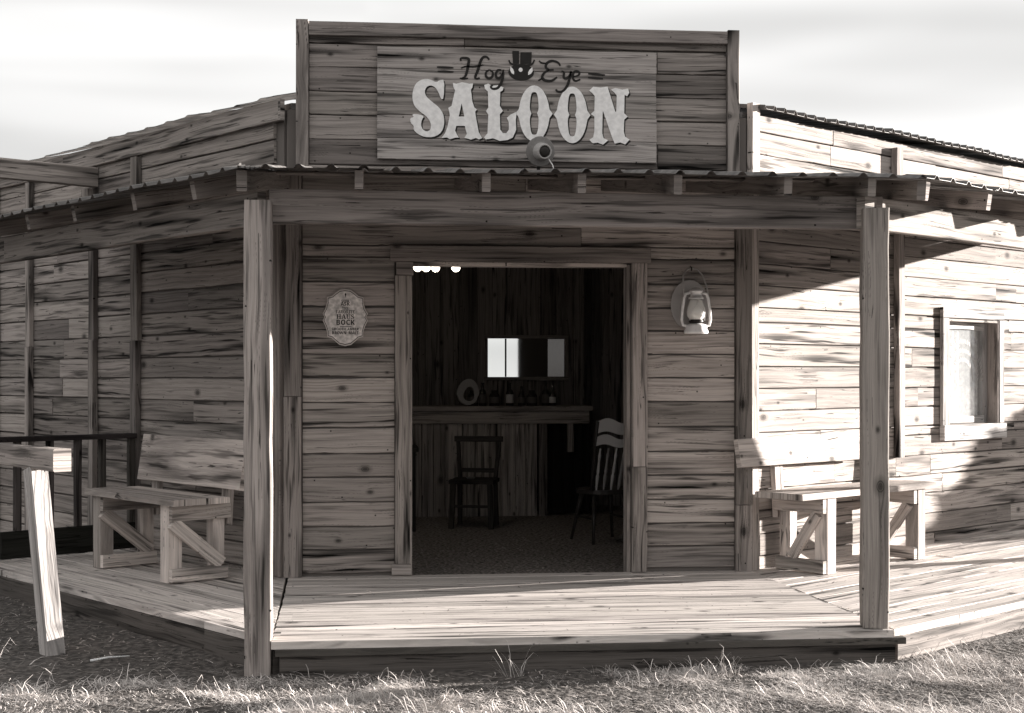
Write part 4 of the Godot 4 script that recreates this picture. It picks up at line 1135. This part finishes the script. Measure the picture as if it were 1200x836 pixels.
	for sl in [[0.80, 0.075], [0.905, 0.10]]:
		var top := []; var bot := []
		var st2 := start(); st2.set_color(Color.WHITE)
		var prev := []
		for i in 17:
			var t := -1.0 + i / 8.0
			var z: float = -0.27 - (sl[0] - 0.8) * 0.33 - 0.035 * (1.0 - t * t)
			var wv := 0.022 * cos(t * PI * 1.5)
			var cur := [Vector3(t * 0.195, sl[0] - wv * 0.7, z), Vector3(t * 0.195, sl[0] + sl[1] - wv, z - sl[1] * 0.32)]
			if i > 0:
				for zz in [0.0, 0.016]:
					var d := Vector3(0, 0, -zz)
					quad(st2, prev[0] + d, cur[0] + d, cur[1] + d, prev[1] + d, Vector2.ZERO, Vector2.RIGHT, Vector2.ONE, Vector2.DOWN, Vector3(0, 0, 1 if zz == 0.0 else -1))
				var dd := Vector3(0, 0, -0.016)
				quad(st2, prev[1], cur[1], cur[1] + dd, prev[1] + dd, Vector2.ZERO, Vector2.RIGHT, Vector2.ONE, Vector2.DOWN, Vector3(0, 1, 0))
				quad(st2, prev[0], cur[0], cur[0] + dd, prev[0] + dd, Vector2.ZERO, Vector2.RIGHT, Vector2.ONE, Vector2.DOWN, Vector3(0, -1, 0))
			prev = cur
		put(sc, "slat", done(st2), M.gloss_white)

	# small table, its corner seen past the left jamb
	var tb := thing("side_table", "dark small table at the left edge of the doorway view", "table", Vector3(-0.92, 0.1, -3.35))
	span(tb, "table_top", Vector3(-0.36, 0.70, -0.3), Vector3(0.36, 0.735, 0.3), dk)
	for sx2 in [-1, 1]:
		for sz in [-1, 1]: span(tb, "leg", Vector3(sx2 * 0.31 - 0.025, 0, sz * 0.25 - 0.025), Vector3(sx2 * 0.31 + 0.025, 0.699, sz * 0.25 + 0.025), dk)

	# lit bulbs under the ceiling
	var cb := thing("ceiling_light", "row of lit globe bulbs just below the door header", "ceiling light", Vector3(-0.42, 2.492, -2.5))
	put(cb, "bar", tube_mesh([Vector3(-0.3, 0.0, 0), Vector3(0.3, 0.0, 0)], 0.014, 8), M.dark_iron)
	put(cb, "hanger", tube_mesh([Vector3(0, 0.0, 0), Vector3(0, 0.68, 0)], 0.008, 6), M.dark_iron)
	var sph := SphereMesh.new(); sph.radius = 0.036; sph.height = 0.072; sph.radial_segments = 16; sph.rings = 8
	for bx in [-0.17, -0.10, -0.02, 0.15]:
		var h := put(cb, "lamp_holder", tube_mesh([Vector3(bx, -0.01, 0), Vector3(bx, -0.09, 0)], 0.014, 8), M.dark_iron)
		put(h, "bulb", sph, M.bulb, Transform3D(Basis.IDENTITY, Vector3(bx, -0.122, 0)))
	var om := OmniLight3D.new(); om.name = "bulb_glow"; cb.add_child(om)
	om.position = Vector3(-0.03, -0.19, 0); om.light_energy = 0.022; om.light_size = 0.03; om.light_color = Color(1, 0.95, 0.88); om.omni_range = 9.0; om.omni_attenuation = 2.0; om.shadow_enabled = true

# ------------------------------------------------------------------ yard
func blade(v: PackedVector3Array, c: PackedColorArray, base: Vector3, dir: Vector3, len: float, w: float, lift: float, col: Color) -> void:
	# a bent blade in three pieces: rises, turns aside and droops
	var turn := rng.randfn() * 0.55
	var d1 := dir
	var d2 := dir.rotated(Vector3.UP, turn)
	var d3 := dir.rotated(Vector3.UP, turn * 2.0)
	var side := dir.cross(Vector3.UP).normalized() * w * 0.5
	var p1 := base + d1 * len * 0.35 + Vector3.UP * lift * len * 0.55
	var p2 := p1 + d2 * len * 0.35 + Vector3.UP * lift * len * 0.3
	var tip := p2 + d3 * len * 0.35 + Vector3.UP * lift * len * rng.randf_range(-0.5, 0.25)
	for p in [base - side, base + side, p1 + side, base - side, p1 + side, p1 - side, p1 - side, p1 + side, p2 + side * 0.7, p1 - side, p2 + side * 0.7, p2 - side * 0.7, p2 - side * 0.7, p2 + side * 0.7, tip]:
		v.append(p); c.append(col)

func soup(v: PackedVector3Array, c: PackedColorArray) -> ArrayMesh:
	var n := PackedVector3Array(); n.resize(v.size())
	for i in range(0, v.size(), 3):
		var nn := (v[i + 2] - v[i]).cross(v[i + 1] - v[i]).normalized()
		if nn.y < 0:
			nn = -nn
			var q := v[i + 1]; v[i + 1] = v[i + 2]; v[i + 2] = q
		n[i] = nn; n[i + 1] = nn; n[i + 2] = nn
	var a := []; a.resize(Mesh.ARRAY_MAX)
	a[Mesh.ARRAY_VERTEX] = v; a[Mesh.ARRAY_NORMAL] = n; a[Mesh.ARRAY_COLOR] = c
	var m := ArrayMesh.new(); m.add_surface_from_arrays(Mesh.PRIMITIVE_TRIANGLES, a)
	return m

func on_deck(x: float, z: float) -> bool:
	var p := Vector3(x, 0, z)
	if z < 2.27 and x > -1.66 and x < 1.75 and z > -0.5: return true
	if (p - LC).dot(LN) < 1.27 and (p - LC).dot(LD) < 2.1 and x < 0.0 and z < 2.3: return true
	if (p - RC).dot(RN) < 1.92 and x > 0.0 and z < 2.3: return true
	if (p - LC).dot(LN) < 0.08 and x < 0.0: return true
	return false

func make_yard() -> void:
	# dry grass, thick in mats in front, thin by the deck and in the shaded bare earth on the left
	var dn := noise(101, 0.9, 3)
	var v := PackedVector3Array(); var c := PackedColorArray()
	var made := 0
	var tries := 0
	while made < 230000 and tries < 900000:
		tries += 1
		var x := rng.randf_range(-4.6, 4.6); var z := 5.2 - 6.2 * pow(rng.randf(), 0.8)
		if z < 1.9 and rng.randf() < 0.5: z = rng.randf_range(2.3, 3.9)
		if on_deck(x, z): continue
		var bare := 1.0
		var d := dn.get_noise_2d(x, z)
		if x < -1.2 and z < 2.3: bare = 0.03
		elif z < 2.62 and x < 1.7: bare = lerpf(0.12, 1.0, clampf((z - 2.3) / 0.32, 0.0, 1.0))
		if rng.randf() > bare * clampf(0.62 + d * 2.0, 0.06, 1.0): continue
		var y := ground_y(x, z)
		var tall := clampf(0.55 + dn.get_noise_2d(x * 2.0 + 9.0, z * 2.0) * 1.5, 0.3, 1.3)
		var comb := dn.get_noise_2d(x * 0.7 + 31.0, z * 0.7) * 5.0 - 2.6
		for k in 4:
			var a := comb + rng.randfn() * 1.3
			var dir := Vector3(cos(a), 0, sin(a))
			var lift := rng.randf_range(0.02, 0.3) if rng.randf() < 0.95 else rng.randf_range(0.4, 1.1)
			var tone := rng.randf_range(0.28, 0.78)
			blade(v, c, Vector3(x + rng.randf_range(-0.03, 0.03), y - 0.002, z + rng.randf_range(-0.03, 0.03)), dir, rng.randf_range(0.03, 0.115) * tall, rng.randf_range(0.0016, 0.004), lift, grey(tone, 0.7))
		made += 4
	var o := put(self, "dry_grass", soup(v, c), M.straw)
	tag(o, "pale dry grass matted over the ground before the porch", "grass", "", "stuff")
	# taller tufts that stand up by the deck edge
	var spots := [[-0.30, 2.42, 0.2, 13, "tall straggly tuft of dry grass against the middle of the dark deck edge"], [-2.9, 2.05, 0.16, 60, "pale grass tuft by the foot of the hitching rail"], [0.75, 2.5, 0.14, 34, "short dry grass tuft before the right half of the deck edge"]]
	for sp in spots:
		var tv := PackedVector3Array(); var tc := PackedColorArray()
		for i in sp[3]:
			var a := rng.randf() * TAU
			var p := Vector3(sp[0] + rng.randf_range(-0.05, 0.05), 0, sp[1] + rng.randf_range(-0.05, 0.05))
			p.y = ground_y(p.x, p.z) - 0.003
			blade(tv, tc, p, Vector3(cos(a), 0, sin(a)), rng.randf_range(0.3, 0.75) * sp[2], rng.randf_range(0.0014, 0.0026), rng.randf_range(0.5, 1.7), grey(rng.randf_range(0.45, 0.75), 0.6))
		var t := put(self, numbered("grass_tuft"), soup(tv, tc), M.straw)
		tag(t, sp[4], "grass tuft", "grass tufts along the deck")
	# straw, bark and chips on the bare earth
	v = PackedVector3Array(); c = PackedColorArray()
	for i in 9000:
		var x := rng.randf_range(-4.2, 3.0); var z := rng.randf_range(-0.6, 3.6)
		if on_deck(x, z): continue
		var a := rng.randf() * TAU
		var y := ground_y(x, z)
		blade(v, c, Vector3(x, y + 0.002, z), Vector3(cos(a), 0, sin(a)), rng.randf_range(0.015, 0.07), rng.randf_range(0.003, 0.012), rng.randf_range(0.02, 0.2), grey(rng.randf_range(0.03, 0.4)))
	o = put(self, "straw_litter", soup(v, c), M.straw)
	tag(o, "straw, bark chips and twigs scattered on the bare earth", "litter", "", "stuff")
	v = PackedVector3Array(); c = PackedColorArray()
	for i in 420:
		var x := rng.randf_range(-3.2, 3.6); var z := rng.randf_range(-1.5, 2.2)
		if not on_deck(x, z) or (x < 1.5 and x > -1.5 and z < 0.1) : continue
		if (Vector3(x, 0, z) - LC).dot(LN) < 0.1 and x < -1.5: continue
		if (Vector3(x, 0, z) - RC).dot(RN) < 0.1 and x > 1.5: continue
		if (Vector3(x, 0, z) - LC).dot(LN) > 1.2 or (Vector3(x, 0, z) - RC).dot(RN) > 1.85: continue
		var a := rng.randf() * TAU
		blade(v, c, Vector3(x, DECK + 0.002, z), Vector3(cos(a), 0, sin(a)), rng.randf_range(0.008, 0.04), rng.randf_range(0.003, 0.012), rng.randf_range(0.05, 0.3), grey(rng.randf_range(0.1, 0.75)))
	o = put(self, "deck_litter", soup(v, c), M.straw)
	tag(o, "bits of straw and wood chips blown over the porch boards", "litter", "", "stuff")
	var tw := put(self, "fallen_stick", tube_mesh([Vector3(-2.42, 0.008, 1.86), Vector3(-2.34, 0.012, 1.80), Vector3(-2.24, 0.01, 1.77)], 0.006, 6, 0.003), M.wood)
	tag(tw, "short pale stick lying on the earth below the hitching rail", "stick")

	# hitching rail
	var h := thing("hitching_rail", "squared timber hitching rail on a slanting leg in the left foreground", "hitching rail")
	var E0 := Vector3(-2.615, 1.02, 1.60)
	timber(h, "rail", E0, E0 + LD * 2.6, 0.115, 0.10, LN, grey(0.38), {"seg": 5, "wob": 0.003, "cham": 0.006})
	timber(h, "leg", Vector3(-2.665, -0.02, 1.60), E0 + LD * 0.34 + Vector3(0, -0.06, 0), 0.10, 0.10, LN, grey(0.5, 0.6), {"seg": 4, "cham": 0.006})
	timber(h, "leg", Vector3(-2.665, -0.02, 1.60) + LD * 2.3, E0 + LD * 2.45 + Vector3(0, -0.06, 0), 0.10, 0.10, LN, grey(0.5, 0.6), {"seg": 4, "cham": 0.006})

	# shrub out of view on the right, whose shade falls on the low end of the sunlit wall
	var tr := thing("desert_shrub", "broad leafy shrub beyond the right end of the porch", "shrub", Vector3(11.6, 0, -5.6))
	for i in 7:
		var a := TAU * i / 7.0
		put(tr, "branch", tube_mesh([Vector3(0, 0, 0), Vector3(cos(a) * 0.4, 0.7, sin(a) * 0.4), Vector3(cos(a + 0.3) * 1.0, 1.5 + 0.2 * (i % 3), sin(a + 0.3) * 1.0)], 0.06, 7, 0.015), M.dark_iron)
	var lv := PackedVector3Array(); var lc := PackedColorArray()
	for i in 46000:
		var p := Vector3(rng.randfn(), rng.randfn(), rng.randfn()).normalized() * pow(rng.randf(), 0.36)
		var lump := 1.0 + 0.12 * dn.get_noise_3d(p.x * 2.0, p.y * 2.0, p.z * 2.0) * 2.0
		p = Vector3(p.x * 2.0, p.y * 1.35, p.z * 2.1) * lump + Vector3(0, 1.15, 0)
		if p.y < 0.05: continue
		var d := Vector3(rng.randfn(), rng.randfn(), rng.randfn()).normalized()
		var e := d.cross(Vector3(rng.randfn(), rng.randfn(), rng.randfn())).normalized() * 0.045
		d *= 0.11
		var col := grey(rng.randf_range(0.06, 0.12), 0.5)
		for q in [p - d, p + e, p + d, p - d, p + d, p - e]: lv.append(q); lc.append(col)
	var fo := put(tr, "foliage", soup(lv, lc), M.leaf)
	fo.set_meta("kind", "stuff")
